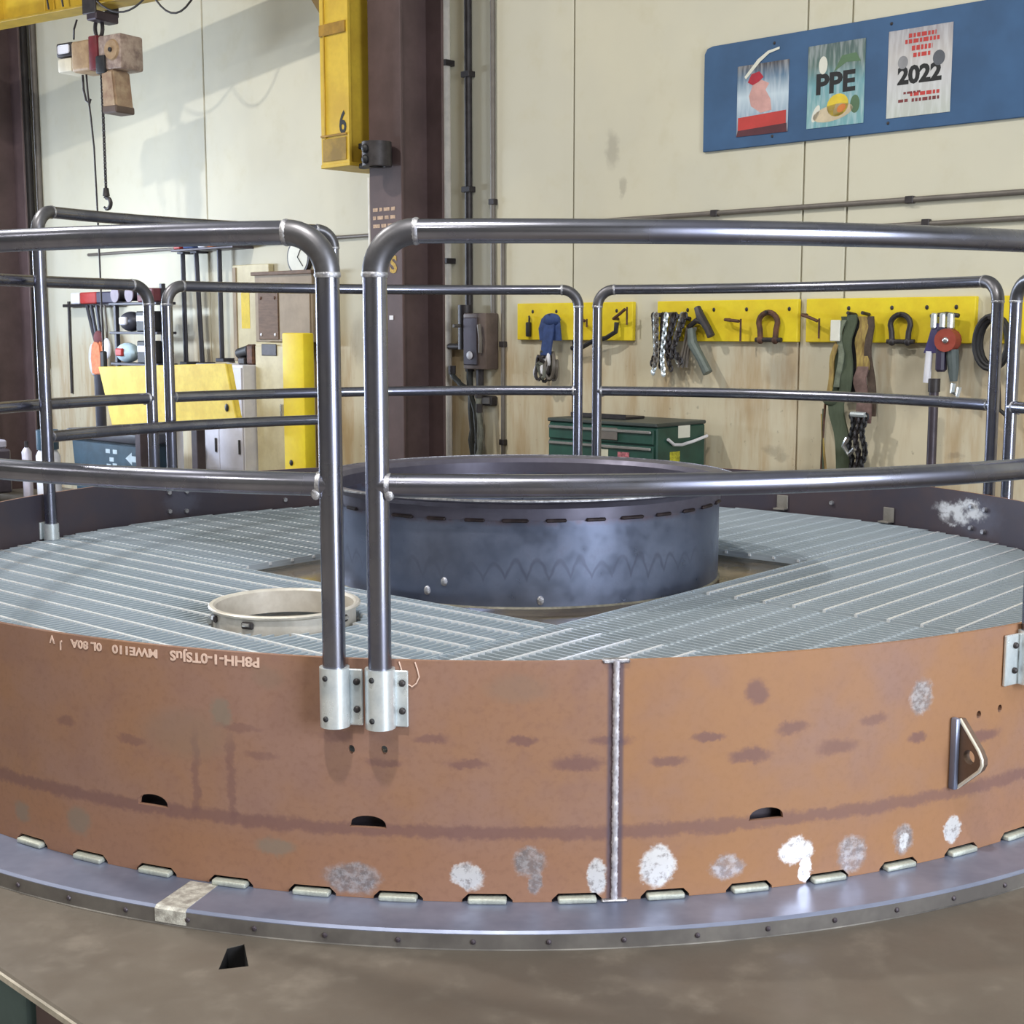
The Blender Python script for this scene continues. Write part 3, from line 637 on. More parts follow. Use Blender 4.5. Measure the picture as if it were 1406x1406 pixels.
pipe_on_wall('wall_pipe', 'dark grey pipe on the wall just right of the column at the left edge', [(-10.08, FLOOR), (-10.08, 7.1)], .045, M('slate_pipe', (96, 92, 92), .5, .1), -10.08, FLOOR)
pipe_on_wall('wall_pipe', 'thinner grey pipe on the wall, second from the column at the left edge', [(-9.90, .3), (-9.90, 7.1)], .030, GREY, -9.90, .3)
# switch box with hoses below it
t = wthing('switch_box', 'grey-brown electrical switch box with a lever on the wall right of the column', 'box', -3.50, .012, .42)
SBX = M('grey_brown_switch_box', (112, 98, 92), .5, .2, .15, 8)
b = nb(); bvbox(b, -.10, .13, -.12, .012, 0, .40, .01); obj('body', b, SBX, t)
b = nb(); bvbox(b, -.09, .05, -.132, -.12, .03, .37, .006, 1); obj('door', b, DARKST, t)
b = nb(); tube(b, [(.09, -.135, .12), (.105, -.15, .22), (.09, -.15, .32)], .014, 8); obj('lever', b, GREY, t)
b = nb(); blob(b, (-.02, -.135, .10), .03, .012, .03, 12, 8); obj('dial', b, WHITE, t)
b = nb(); tube(b, [(.0, -.05, .0), (.0, -.05, -.12), (.01, -.06, -.20)], .028, 10); obj('cable_gland', b, DGREY, t)
t = wthing('valve', 'dark pipe valve with side branch on the wall left of the switch box', 'valve', -3.66, .06, .58)
b = nb(); tube(b, [(.01, 0, -.02), (.01, 0, .30)], [.055, .055], 12); obj('valve_body', b, DGREY, t)
b = nb(); tube(b, [(.01, 0, 0), (-.16, 0, 0)], .022, 10); obj('branch', b, DGREY, t)
b = nb(); tube(b, [(.01, -.06, .15), (.01, -.12, .15)], .012, 8); obj('stem', b, GREY, t)
HOSE = M('dark_rubber_hose', (58, 60, 58), .6, 0, .2, 14); HOSE2 = M('grey_green_hose', (104, 106, 96), .6, 0, .2, 14)
for i, (lb, m, pts, r) in enumerate((
    ('dark hose hanging straight down under the valve', HOSE, [(-3.62, .40), (-3.60, .2), (-3.60, -.1), (-3.57, -.4), (-3.58, -.7)], .024),
    ('dark hose curling below the switch box, left of the grey hoses', HOSE, [(-3.75, .38), (-3.66, .31), (-3.56, .26), (-3.50, .05), (-3.50, -.25), (-3.55, -.65)], .020),
    ('grey hose slanting down to the left below the switch box', HOSE2, [(-3.42, .22), (-3.40, .0), (-3.42, -.2), (-3.52, -.5), (-3.56, -.75)], .020),
    ('grey hose farthest right of the bundle below the switch box', HOSE2, [(-3.36, .12), (-3.33, -.05), (-3.37, -.25), (-3.46, -.5), (-3.47, -.75)], .017))):
    t = wthing('air_hose', lb, 'hose', pts[-1][0], .045 + .055 * i, pts[-1][1])
    b = nb(); sm = []
    for k in range(len(pts) - 1):
        for q in range(4): sm.append((pts[k][0] + (pts[k + 1][0] - pts[k][0]) * q / 4 - pts[-1][0], -.01 * math.sin(k + q), pts[k][1] + (pts[k + 1][1] - pts[k][1]) * q / 4 - pts[-1][1]))
    sm.append((0, 0, 0)); tube(b, sm, r, 10); obj('hose', b, m, t)
    b = nb(); tube(b, [sm[0], Vector(sm[0]) + Vector((0, 0, .06))], r * 1.4, 10); obj('fitting', b, DGREY, t)
for lb, s, z in (('dark bracket on the wall below the switch box', -3.46, .16), ('small dark outlet box low on the wall at the foot of the bent conduit', -3.27, -.46)):
    t = wthing('outlet_box', lb, 'box', s, .0, z)
    b = nb(); bvbox(b, -.08, .08, -.07, -.001, 0, .07 if z > 0 else .12, .008, 1); obj('body', b, DGREY, t); b = nb(); bvbox(b, -.07, .07, -.078, -.07, .01, .06, .004, 1); obj('cover', b, GREY, t)

# ------------------------------------------------------------------ blue board with three posters
t = wthing('notice_board', 'large blue board high on the right wall carrying three posters', 'board', -1.60, 0, 1.788)
ol = [(0, 0), (4.6, .012), (4.6, .622), (.06, .622), (.02, .612), (.0, .58)]
b = nb(); prism(b, ol, -.020, -.001); bmesh.ops.bevel(b, geom=b.edges[:], offset=.003, segments=1, affect='EDGES'); obj('panel', b, BLUEB, t)
for x in (.5, 1.25, 2.1, 2.9):
    for z in (.05, .58):
        b = nb(); blob(b, (x, -.021, z), .009, .005, .009, 8, 6); obj('screw', b, DGREY, t)
def print_with_shade(name, stops):  # print colours by height; the dark top stops paint in the board's shadow
    k = N(name); sep = k.n('ShaderNodeSeparateXYZ'); k.l(k.co('Generated'), sep.inputs[0])
    r = k.n('ShaderNodeValToRGB'); k.l(sep.outputs[2], r.inputs[0]); e = r.color_ramp.elements
    while len(e) < len(stops): e.new(.5)
    for i, (p, c) in enumerate(stops): e[i].position = p; e[i].color = srgb(*c)
    n = k.noise(k.co('Object', (14, 14, 2)), 3, 2); col = k.mix(k.math('MULTIPLY', k.ramp(n, .4, .7), .25), r.outputs[0], srgb(240, 244, 248))
    k.set(Base_Color=col, Roughness=.5); return k.m
def poster(label, s, z, w, h, m):
    t = wthing('poster', label, 'poster', s, .0205, z)
    b = nb(); bvbox(b, 0, w, -.003, 0, 0, h, .0008, 1); obj('sheet', b, m, t); return t
def flat(t, name, poly, m, y=-.0032, th=.0006):
    b = nb(); prism(b, poly, y - th, y); return obj(name, b, m, t, smooth=False)
def ell(cx, cz, rx, rz, rot=0, n=18):
    return [(cx + rx * math.cos(a) * math.cos(rot) - rz * math.sin(a) * math.sin(rot), cz + rx * math.cos(a) * math.sin(rot) + rz * math.sin(a) * math.cos(rot)) for a in (2 * PI * i / n for i in range(n))]
def lettering(t, s, x, z, size, m, sx=1, y=-.0032, al='CENTER', name='lettering', bold=.006):
    b = text_bm(s, size, .0004, al, bold); b.transform(Matrix.Translation((x, y, z)) @ Matrix.Rotation(PI / 2, 4, 'X') @ Matrix.Diagonal((sx, 1, 1, 1))); return obj(name, b, m, t, smooth=False)
p1 = poster('leftmost poster on the blue board, pale picture above a red band', -1.352, 1.855, .358, .41, print_with_shade('poster_blue_fade', [(0, (70, 60, 70)), (.06, (120, 130, 146)), (.25, (142, 164, 184)), (.55, (190, 208, 220)), (.8, (92, 122, 150)), (1, (72, 66, 68))]))
flat(p1, 'red_band', [(.01, .035), (.345, .05), (.345, .125), (.01, .11)], REDINK)
flat(p1, 'dark_band', [(.0, .0), (.35, .0), (.35, .05), (.01, .035)], M('dark_maroon_print', (92, 44, 54), .6))
flat(p1, 'pink_shape', [(.10, .17), (.17, .125), (.245, .135), (.235, .20), (.20, .255), (.225, .29), (.17, .315), (.11, .29), (.085, .23)], PINKINK)
flat(p1, 'red_shape', [(.075, .31), (.10, .355), (.155, .365), (.185, .33), (.15, .305), (.11, .29)], M('crimson_print', (186, 40, 62), .6), -.0040)
flat(p1, 'white_stroke', [(.06, .33), (.16, .42), (.22, .46), (.29, .475), (.29, .488), (.21, .475), (.14, .435), (.05, .345)], PAPER)
p1b = 0
p2 = poster('middle poster on the blue board, teal with the black letters PPE', -.868, 1.855, .366, .46, print_with_shade('poster_teal', [(0, (112, 164, 172)), (.2, (122, 168, 170)), (.5, (110, 158, 168)), (.75, (84, 110, 104)), (1, (70, 92, 92))]))
lettering(p2, 'PPE', .18, .235, .155, INK, 1.08)
flat(p2, 'yellow_shape', ell(.20, .115, .07, .062, .3), YELINK); flat(p2, 'pale_shape', ell(.17, .075, .13, .045, .15), M('cream_print', (216, 200, 170), .6), -.0028 - .0004)
flat(p2, 'green_shape', [(.17, .30), (.25, .345), (.34, .34), (.31, .39), (.22, .385)], GREENINK); flat(p2, 'green_shape', ell(.31, .11, .03, .05), GREENINK)
flat(p2, 'white_shape', ell(.10, .345, .028, .05), PAPER); flat(p2, 'orange_shape', ell(.225, .095, .03, .02, .5), M('orange_print', (214, 128, 60), .6), -.0040)
flat(p2, 'pale_shape', ell(.06, .08, .02, .05, -.4), PAPER)
p3 = poster('rightmost poster on the blue board, grey with black figures and red lines', -.362, 1.862, .374, .464, print_with_shade('poster_grey', [(0, (186, 192, 184)), (.4, (196, 196, 198)), (.7, (188, 184, 182)), (1, (150, 146, 152))]))
lettering(p3, '2022', .19, .215, .125, INK, 1.02)
def word_rows(t, rows, m):
    for x0, x1, z, h in rows:
        x = x0
        while x < x1:
            w = random.choice((.014, .02, .03)); flat(t, 'illegible_word', [(x, z), (min(x + w, x1), z), (min(x + w, x1), z + h), (x, z + h)], m); x += w + .007
word_rows(p3, ((.12, .28, .415, .022), (.10, .30, .385, .022), (.14, .26, .345, .026), (.15, .255, .31, .022), (.14, .31, .105, .02)), REDINK)
word_rows(p3, ((.07, .13, .078, .016), (.15, .31, .075, .018), (.10, .2, .12, .012)), M('dark_red_print', (130, 60, 62), .6))
flat(p3, 'grey_shape', ell(.09, .29, .03, .035), M('grey_print', (150, 150, 154), .6)); flat(p3, 'grey_shape', ell(.30, .29, .035, .04), M('dark_grey_print', (92, 96, 104), .6))

# ------------------------------------------------------------------ yellow tool boards and what hangs on them
def board(label, s0, s1, nails):
    t = wthing('tool_board', label, 'board', s0, 0, .632, 'yellow tool boards'); L = s1 - s0
    b = nb(); bvbox(b, 0, L, -.038, -.0005, 0, .252, .004, 1); obj('plank', b, YELB, t)
    for x in nails:
        b = nb(); blob(b, (x, -.039, .195), .011, .006, .013, 8, 6); obj('bolt_head', b, DGREY, t)
    return t
board('yellow tool board farthest left, with the blue strap', -3.154, -2.122, (.15, .37, .72, .9))
board('yellow tool board second from left, with the chain bundle and hammer', -1.92, -.882, (.24, .44, .68, .98))
board('yellow tool board second from right, with the green sling', -.826, .212, (.28, .55, .76, .93))
board('yellow tool board farthest right, cut by the picture edge', .302, 1.35, (.2, .6))
BF = .038   # front face of the boards above the wall
def hook(label, s, z, L=.10, drop=.0, tail=.10, m=RUSTIRON):
    t = wthing('board_hook', label, 'hook', s, BF, z, 'hooks on the yellow boards')
    b = nb(); tube(b, [(0, 0, 0), (.0, -.05, .0), (L * .6, -.075, -drop * .5), (L, -.08, -drop)], .010, 8); obj('arm', b, m, t)
    b = nb(); tube(b, [(L, -.06, .015 - drop), (L, -.06, -tail - drop)], .006, 8); obj('tip', b, m, t)
    return t
hook('small rusty hook right of the blue strap', -2.55, .79, .09, .03, .04)
hook('long rusty hook at the right end of the farthest left yellow board', -2.24, .775, .12, -.06, .10)
hook('thin rusty hook left of the grey shackle', -1.36, .765, .12, .01, .12)
hook('bent thin hook at the left end of the board with the green sling', -.82, .79, .12, .035, .10)
def shackle(label, s, z, sc=1., m=RUSTIRON):
    t = wthing('shackle', label, 'shackle', s, BF + .03, z, 'shackles on the yellow boards')
    pts = [(.052, 0, 0), (.056, 0, .06)] + [(.066 * math.cos(a), 0, .10 + .062 * math.sin(a)) for a in [PI * (i / 10) for i in range(11)]] + [(-.056, 0, .06), (-.052, 0, 0)]
    b = nb(); tube(b, [Vector(p) * sc for p in pts], .017 * sc, 10); obj('bow', b, m, t)
    b = nb(); tube(b, [(-.085 * sc, 0, 0), (.095 * sc, 0, 0)], .014 * sc, 10); obj('pin', b, DGREY, t)
    for x in (-.052, .052):
        b = nb(); blob(b, (x * sc, 0, 0), .024 * sc, .022 * sc, .026 * sc, 10, 8); obj('eye', b, m, t)
    b = nb(); tube(b, [(0, .03, .165 * sc), (0, -.03, .165 * sc)], .008, 8); obj('peg', b, DGREY, t)
    return t
shackle('rusty shackle hanging alone on the second yellow board', -1.065, .645, 1.0)
shackle('dark grey shackle right of the green sling', -.205, .640, .92, DGREY)
t = wthing('hanging_clip', 'small black clip at the left end of the yellow boards', 'clip', -3.03, BF, .655)
b = nb(); bvbox(b, -.018, .018, -.03, 0, 0, .10, .008, 2); obj('body', b, BLACK, t); b = nb(); tube(b, [(0, -.01, .09), (.012, -.02, .13), (0, -.01, .14)], .007, 8); obj('spring', b, DGREY, t)
def strap(t, name, pts, w, th, m):
    """a flat hanging band: pts (x, y, z) centre line"""
    b = nb(); pr = None
    for p in pts:
        x, y, z = p[:3]; ww = p[3] if len(p) > 3 else w
        r = [b.verts.new((x - ww / 2, y - th / 2, z)), b.verts.new((x + ww / 2, y - th / 2, z)), b.verts.new((x + ww / 2, y + th / 2, z)), b.verts.new((x - ww / 2, y + th / 2, z))]
        if pr:
            for i in range(4): b.faces.new((pr[i], pr[(i + 1) % 4], r[(i + 1) % 4], r[i]))
        else: b.faces.new(r)
        pr = r
    b.faces.new(pr[::-1]); return obj(name, b, m, t, sharp=60)
t = wthing('ratchet_strap', 'blue webbing strap with a bundled grey end hanging on the first yellow board', 'strap', -2.78, BF, .80)
for x0, pts, w in ((0, [(-.02, -.03, -.01), (-.06, -.05, -.02), (-.08, -.06, -.09), (-.06, -.07, -.17)], .06), (1, [(.0, -.03, .0), (.03, -.05, -.02), (.05, -.06, -.09), (.06, -.06, -.17)], .07), (2, [(-.01, -.06, -.02), (.0, -.08, -.1), (-.01, -.09, -.2), (-.02, -.09, -.27)], .09)):
    strap(t, 'webbing', pts, w, .012, BLUEST)
b = nb(); blob(b, (.0, -.055, -.03), .08, .035, .045, 12, 8); obj('fold', b, BLUEST, t)
b = nb(); tube(b, [(0, 0, 0), (0, -.08, 0)], .009, 8); obj('peg', b, DGREY, t)
for i in range(14):
    r = random.uniform(.035, .06); cx = random.uniform(-.085, .05) - .02; cz = random.uniform(-.39, -.30); ti = random.uniform(-.6, .6); b = nb(); ph = i * 1.3
    tube(b, [(cx + r * .7 * math.sin(a) + ti * r * math.cos(a), -.03 - .006 * i + .012 * math.cos(a * 2 + ph), cz + (r + .02) * math.cos(a) + .01 * math.sin(3 * a + ph)) for a in [2 * PI * k / 16 for k in range(16)]], .012, 6, True)
    obj('bundled_loop', b, (GREY, WHITE, DGREY, HOSE2, DGREY)[i % 5], t)
t = wthing('pipe_clamp', 'black cranked bar hanging behind the right post of the first yellow board', 'clamp', -2.26, BF + .02, .66)
b = nb(); tube(b, [(.04, -.02, .09), (.04, -.03, .03), (-.04, -.03, -.01), (-.15, -.03, -.03), (-.24, -.03, -.07), (-.34, -.03, -.08)], .016, 8); obj('bar', b, BLACK, t)
b = nb(); bvbox(b, -.15, -.10, -.05, -.01, -.10, -.02, .008, 1); obj('jaw', b, BLACK, t)
t = wthing('chain_bundle', 'bundle of grey chain legs hanging left on the second yellow board', 'chain', -1.76, BF + .04, .80)
b = nb(); tube(b, [(-.16, 0, -.005), (-.02, 0, .0), (.13, 0, -.03)], .014, 8); obj('rail', b, DGREY, t)
for i in range(12):
    x = -.145 + .025 * i; xe = x * .6 - .035; L = random.uniform(.32, .40) if i < 8 else random.uniform(.22, .32); y = -.02 - .015 * (i % 3)
    b = nb(); n = int(L / .026)
    for k in range(n):
        q = k / n; px = x + (xe - x) * min(1, q * 1.6) + (.05 * (i - 3.5) / 4 * max(0, q - .72) * 3.2); a = PI / 2 * (k % 2)
        M4 = Matrix.Translation((px, y, -.01 - L * q)) @ Matrix.Rotation(a, 4, 'Z')
        tube(b, [M4 @ Vector((.013 * math.cos(w), 0, .020 * math.sin(w))) for w in [2 * PI * j / 8 for j in range(8)]], .0068, 5, True)
    o = obj('chain_leg', b, (DGREY, GALV, GREY, DGREY)[i % 4], t); o['kind'] = 'stuff'
t = wthing('lever_hoist', 'grey hammer-shaped lever tool hanging right of the chain bundle', 'tool', -1.54, BF + .03, .74)
b = nb(); tube(b, [(-.03, -.02, .10), (.0, -.03, .05), (.06, -.03, -.03), (.085, -.03, -.075)], [.022, .028, .024, .026], 10); obj('head', b, DGREY, t)
b = nb(); tube(b, [(-.09, -.02, -.02), (-.03, -.03, .02), (.02, -.03, .01)], .018, 8); obj('hook', b, DGREY, t)
b = nb(); tube(b, [(-.06, -.04, -.03), (-.04, -.05, -.12), (.03, -.05, -.22), (.08, -.05, -.30)], [.025, .032, .028, .032], 10); obj('handle', b, M('grey_green_handle', (104, 114, 110), .5, .2, .15), t)
for i in range(3):
    b = nb(); tube(b, [(-.10 + .03 * i, -.02, -.02), (-.12 + .02 * i, -.03, -.15), (-.16 + .03 * i, -.03, -.27)], .011, 6); obj('chain_tail', b, GREY, t)
b = nb(); tube(b, [(-.03, .03, .08), (-.03, -.03, .09)], .008, 8); obj('peg', b, DGREY, t)
def wavy(x0, z0, x1, z1, y, w0, w1, n=10, am=.012, ph=0):
    return [(x0 + (x1 - x0) * i / n + am * math.sin(i * .9 + ph), y + .008 * math.sin(i * 1.3 + ph), z0 + (z1 - z0) * i / n, w0 + (w1 - w0) * (i / n)) for i in range(n + 1)]
t = wthing('lifting_sling', 'long olive green lifting sling hanging down to the drum edge', 'sling', -.50, BF + .03, .78, 'slings on the board')
strap(t, 'webbing', wavy(-.02, .0, -.07, -.42, -.03, .07, .10), .1, .014, GREENST); strap(t, 'webbing', wavy(.01, .01, -.01, -.44, -.05, .06, .07, ph=1), .07, .014, GREENST)
strap(t, 'webbing', wavy(-.07, -.40, .0, -.92, -.04, .10, .08, ph=2), .09, .016, GREENST); strap(t, 'webbing', wavy(-.05, -.05, -.12, -.48, -.055, .03, .03, ph=.5), .03, .012, MUSTARD); strap(t, 'webbing', wavy(.03, -.0, .03, -.46, -.02, .035, .045, ph=1.6), .04, .012, BLACK); strap(t, 'webbing', wavy(-.03, -.02, -.045, -.40, -.065, .03, .035, ph=2.4), .03, .010, M('grey_olive_webbing', (122, 130, 112), .85, 0, .2, 25))
b = nb(); bvbox(b, -.095, -.035, -.085, -.070, -.14, -.02, .004, 1); o = obj('tag', b, PAPER, t); o['label'] = 'white tag'
b = nb(); tube(b, [(0, .03, .01), (0, -.06, .02)], .010, 8); obj('peg', b, DGREY, t)
b = nb(); blob(b, (-.10, -.05, -.47), .05, .03, .04, 12, 8); obj('knot', b, GREENST, t)
for i in range(3):
    b = nb(); tube(b, [(-.15 - .01 * i, -.02, -.5 - .03 * i), (-.16, -.02, -.7), (-.165 + .02 * i, -.02, -.95)], .008, 6); obj('cord', b, (RUSTIRON, GREENST, MUSTARD)[i], t)
t = wthing('lifting_sling', 'mustard and brown sling hanging just right of the green one', 'sling', -.415, BF + .03, .78, 'slings on the board')
strap(t, 'webbing', wavy(-.01, 0, .0, -.30, -.03, .05, .08), .06, .014, MUSTARD); strap(t, 'webbing', wavy(.03, 0, .07, -.56, -.03, .035, .05, ph=1), .05, .014, M('brown_webbing', (86, 72, 62), .85, 0, .2, 20))
strap(t, 'webbing', wavy(.0, -.28, .03, -.60, -.04, .07, .10, ph=2), .08, .014, M('mauve_brown_webbing', (128, 104, 98), .85, 0, .2, 20))
b = nb(); tube(b, [(0, .03, .01), (0, -.05, .02)], .010, 8); obj('peg', b, DGREY, t)
t = wthing('chain_bundle', 'dark chain with a bright hook hanging low between the slings', 'chain', -.40, BF + .05, .22)
for j in range(3):
    b = nb()
    for k in range(20):
        M4 = Matrix.Translation((-.05 + .045 * j + .012 * math.sin(k * .6 + j), -.045 - .01 * j, -.02 * k)) @ Matrix.Rotation(PI / 2 * (k % 2), 4, 'Z')
        tube(b, [M4 @ Vector((.014 * math.cos(w), 0, .019 * math.sin(w))) for w in [2 * PI * i / 8 for i in range(8)]], .0065, 5, True)
    o = obj('chain_leg', b, (BLACK, DGREY, BLACK)[j], t); o['kind'] = 'stuff'
b = nb(); tube(b, [(-.04, -.10, -.12), (-.065, -.10, -.17), (-.03, -.10, -.215), (.005, -.10, -.18)], .014, 8); obj('hook', b, CHROME, t)
b = nb(); tube(b, [(-.05, -.05, .01), (.05, -.07, .01)], .016, 8); obj('master_ring', b, GALV, t)
t = wthing('come_along', 'hand winch with blue strap, red drum and white handle on the third yellow board', 'tool', .075, BF + .03, .78)
b = nb(); tube(b, [(-.10, 0, .0), (.0, -.02, .01), (.07, -.02, .0)], .012, 8); obj('hook_bar', b, DGREY, t)
for x in (-.06, -.01, .035):
    b = nb(); bvbox(b, x - .016, x + .016, -.06, -.02, -.07, .015, .008, 1); obj('clip', b, GALV, t)
strap(t, 'webbing', [(-.045, -.03, -.04, .05), (-.05, -.05, -.12, .06), (-.07, -.05, -.20, .07)], .06, .02, PURPLE)
b = nb(); tube(b, [(-.075, -.05, -.19), (-.085, -.05, -.36)], .020, 10); o = obj('handle', b, WHITE, t); o['label'] = 'white handle'
b = nb(); tube(b, [(.03, -.02, -.13), (.03, -.09, -.13)], [.062, .062], 16); o = obj('winch_drum', b, M('red_brown_winch', (160, 72, 58), .5, .1, .15), t); o['label'] = 'red winch drum'
b = nb(); blob(b, (.035, -.095, -.13), .018, .012, .018, 10, 8); obj('hub', b, CHROME, t)
b = nb(); bvbox(b, -.03, .02, -.08, -.02, -.30, -.06, .012, 1); obj('frame', b, M('dark_violet_frame', (54, 48, 72), .5), t)
b = nb(); tube(b, [(.05, -.04, -.18), (.06, -.04, -.28), (.065, -.04, -.35)], [.035, .03, .02], 10); obj('grip', b, M('grey_green_grip', (88, 98, 98), .6), t)
b = nb(); tube(b, [(.065, -.04, -.36), (.06, -.04, -.41), (.09, -.04, -.43), (.10, -.04, -.38)], .013, 8); obj('end_hook', b, GALV, t)
t = wthing('hose_coil', 'coil of black hose hanging on the farthest right yellow board', 'hose', .345, BF + .03, .63)
for i in range(4):
    b = nb(); r = .10 + .012 * (i % 2); tube(b, [(.0 + r * .8 * math.sin(a), -.02 * i, .01 + r * 1.25 * math.cos(a)) for a in [2 * PI * k / 20 for k in range(20)]], .013, 8, True); obj('loop', b, BLACK, t)
b = nb(); tube(b, [(-.03, -.03, -.1), (.04, -.03, -.2), (.05, -.03, -.34), (.09, -.03, -.37)], .012, 8); obj('tail', b, BLACK, t)
b = nb(); tube(b, [(0, .03, .135), (0, -.09, .14)], .010, 8); obj('peg', b, DGREY, t)
t = wthing('steel_prop', 'dark grey steel pole standing on the floor below the winch', 'pole', .128, .30, FLOOR)
b = nb(); tube(b, [(0, 0, .02), (-.003, 0, 1.36)], .025, 14); obj('tube', b, DARKST, t)
b = nb(); bvbox(b, -.09, .09, -.09, .09, 0, .02, .004, 1); obj('base_plate', b, DARKST, t)
b = nb(); tube(b, [(-.003, 0, 1.33), (-.003, 0, 1.40)], .031, 14); obj('collar', b, DGREY, t)

# ------------------------------------------------------------------ green tool chest
t = wthing('tool_chest', 'dark green tool chest with bright drawer pulls against the wall behind the riser', 'tool chest', -1.92, .60, FLOOR)
b = nb(); bvbox(b, -.435, .435, .012, .50, .06, 1.075, .008, 1); obj('body', b, GREEN, t)
b = nb(); bvbox(b, -.44, .44, .0, .505, 1.075, 1.098, .006, 1); obj('top', b, M('dark_grey_chest_top', (70, 78, 76), .45, .2, .1), t)
z = 1.065
for h in (.10, .15, .15, .17, .20, .20):
    b = nb(); bvbox(b, -.42, .42, -.008, .012, z - h + .006, z - .006, .004, 1); d = obj('drawer', b, GREEN, t)
    b = nb(); bvbox(b, -.41, .41, -.024, -.008, z - .030, z - .012, .004, 1); o = obj('pull', b, CHROME, d); o['label'] = 'bright drawer pull'; z -= h
for x in (-.36, .36):
    for y in (.08, .44):
        b = nb(); tube(b, [(x - .015, y, .031), (x + .015, y, .031)], .03, 12); obj('wheel', b, BLACK, t)
def sticker(t, x0, x1, z0, z1, m, y, name='sticker'):
    b = nb(); bx(b, x0, x1, y - .001, y, z0, z1); return obj(name, b, m, t)
sticker(t, .0, .075, .84, .925, M('cream_sticker', (206, 204, 182), .6), -.0085)
sticker(t, .15, .24, .865, .915, M('pink_sticker', (206, 120, 130), .6, 0, .4, 60), -.0085)
b = nb(); bx(b, .435, .436, .14, .24, .80, .92); o = obj('label', b, M('yellow_label', (210, 206, 60), .6, 0, .3, 40), t); o['label'] = 'yellow label on the side'
b = nb(); bx(b, .435, .4365, .22, .34, 1.0, 1.075); obj('paper', b, PAPER, t)
b = nb(); tube(b, [(.45, .10, 1.0), (.45, .16, .965), (.45, .24, .96), (.45, .36, .975), (.45, .50, 1.0)], .010, 8); obj('cable', b, WHITE, t)
b = nb(); bvbox(b, -.05, .15, -.02, -.009, .985, 1.06, .004, 1); obj('name_plate', b, GREY, t)
t = wthing('parts_tray', 'low dark tray lying on the green tool chest', 'tray', -2.05, .34, FLOOR + 1.098)
b = nb(); bvbox(b, -.25, .2, -.1, .1, 0, .016, .004, 1); obj('base', b, DGREY, t); b = nb(); bx(b, -.25, .2, -.1, -.094, .012, .03); obj('lip', b, DGREY, t)

# ------------------------------------------------------------------ jib crane
t = wthing('jib_crane_mast', 'yellow jib crane mast numbered 6 hanging beside the brown column', 'crane', -4.045, .50, 1.84)
# front face, side web and bottom plate of a flanged box post; local y = 0 at its back
b = nb(); bx(b, -.15, .15, -.42, -.40, 0, 4.6); obj('front_flange', b, YEL, t)
b = nb(); bvbox(b, -.15, .15, -.02, 0, 0, 4.6, .003, 1); obj('back_flange', b, YEL, t)
b = nb(); bx(b, -.06, -.045, -.40, -.02, .0, 4.6); bx(b, .045, .06, -.40, -.02, .0, 4.6); obj('web', b, YEL, t)
b = nb(); bvbox(b, -.155, .155, -.425, .005, -.025, 0, .003, 1); obj('bottom_plate', b, YEL, t)
b = nb(); bx(b, -.13, .12, -.426, -.42, 0.02, .17); o = obj('foot_cover', b, M('ochre_plate', (164, 132, 44), .5, 0, .2, 8), t); o['label'] = 'darker ochre plate at the foot'
for z0 in (.185, .86):
    b = nb(); bx(b, -.145, .13, -.432, -.42, z0, z0 + (.012 if z0 < .5 else .075)); obj('stiffener', b, M('ochre_strip', (170, 130, 40), .5, 0, .2, 8), t)
b = nb(); bx(b, -.105, -.095, -.430, -.42, .17, 4.6); obj('edge_angle', b, M('ochre_edge', (190, 152, 40), .5), t)
b = text_bm('6', .20, .0008, 'CENTER', .004); b.transform(Matrix.Translation((.085, -.4215, .26)) @ Matrix.Rotation(PI / 2, 4, 'X') @ Matrix.Diagonal((.8, 1.05, 1, 1))); o = obj('number', b, INK, t, smooth=False); o['label'] = 'black number 6'
b = nb(); prism(b, [(-.165, .98), (-.165, .90), (-.62, 1.45), (-.54, 1.45)], -.30, -.12); o = obj('knee_brace', b, M('dark_ochre_brace', (122, 98, 48), .5), t)
t = wthing('mast_clamp', 'black and orange clamp joining the yellow mast to the brown column', 'clamp', -3.80, .78, 1.80)
b = nb(); bvbox(b, -.10, .13, -.06, -.006, .13, .17, .006, 1); obj('arm', b, BLACK, t); b = nb(); bvbox(b, -.10, .13, -.06, -.006, .0, .035, .006, 1); obj('arm', b, BLACK, t)
b = nb(); bvbox(b, -.08, .05, -.05, -.008, .045, .12, .008, 1); o = obj('spacer', b, M('orange_brown_block', (170, 112, 62), .6, 0, .2), t); o['label'] = 'orange block'
b = nb(); lathe(b, [(.055, -.01), (.10, -.01), (.10, .15), (.055, .15)], 20, (.16, -.115)); obj('roller', b, DGREY, t)
for z in (.03, .10):
    b = nb(); blob(b, (.16, -.22, z), .03, .02, .03, 10, 8); obj('nut', b, BLACK, t)
BD = Vector((-.838, .546, 0)); BR = math.atan2(-BD.y, -BD.x); BP = Vector((-3.388, 6.556, 0))
t = thing('crane_boom', 'yellow crane boom beam crossing the top left corner', 'crane', (BP.x, BP.y, 3.31), BR)
b = nb(); bvbox(b, -3.6, 2.72, -.10, .10, 0, .02, .003, 1); obj('bottom_flange', b, M('boom_flange', (176, 144, 40), .5, 0, .12, 4), t)
b = nb(); bvbox(b, -3.6, 2.72, -.10, .10, .38, .40, .003, 1); obj('top_flange', b, YEL, t)
b = nb(); bx(b, -3.6, 2.72, -.008, .008, .02, .38); obj('web', b, YEL, t)
for x in (-1.2, -.55, .2, 1.0, 1.8):
    b = nb(); bx(b, x - .005, x + .005, -.09, -.008, .02, .38); obj('stiffener', b, YEL, t)
t = thing('hoist_trolley', 'dark trolley block clamped on the boom above the hoist', 'trolley', (BP.x, BP.y, 3.19), BR)
for y in (-.125, .105):
    b = nb(); bvbox(b, -.05, .11, y, y + .02, .05, .30, .006, 1); obj('side_plate', b, DGREY, t)
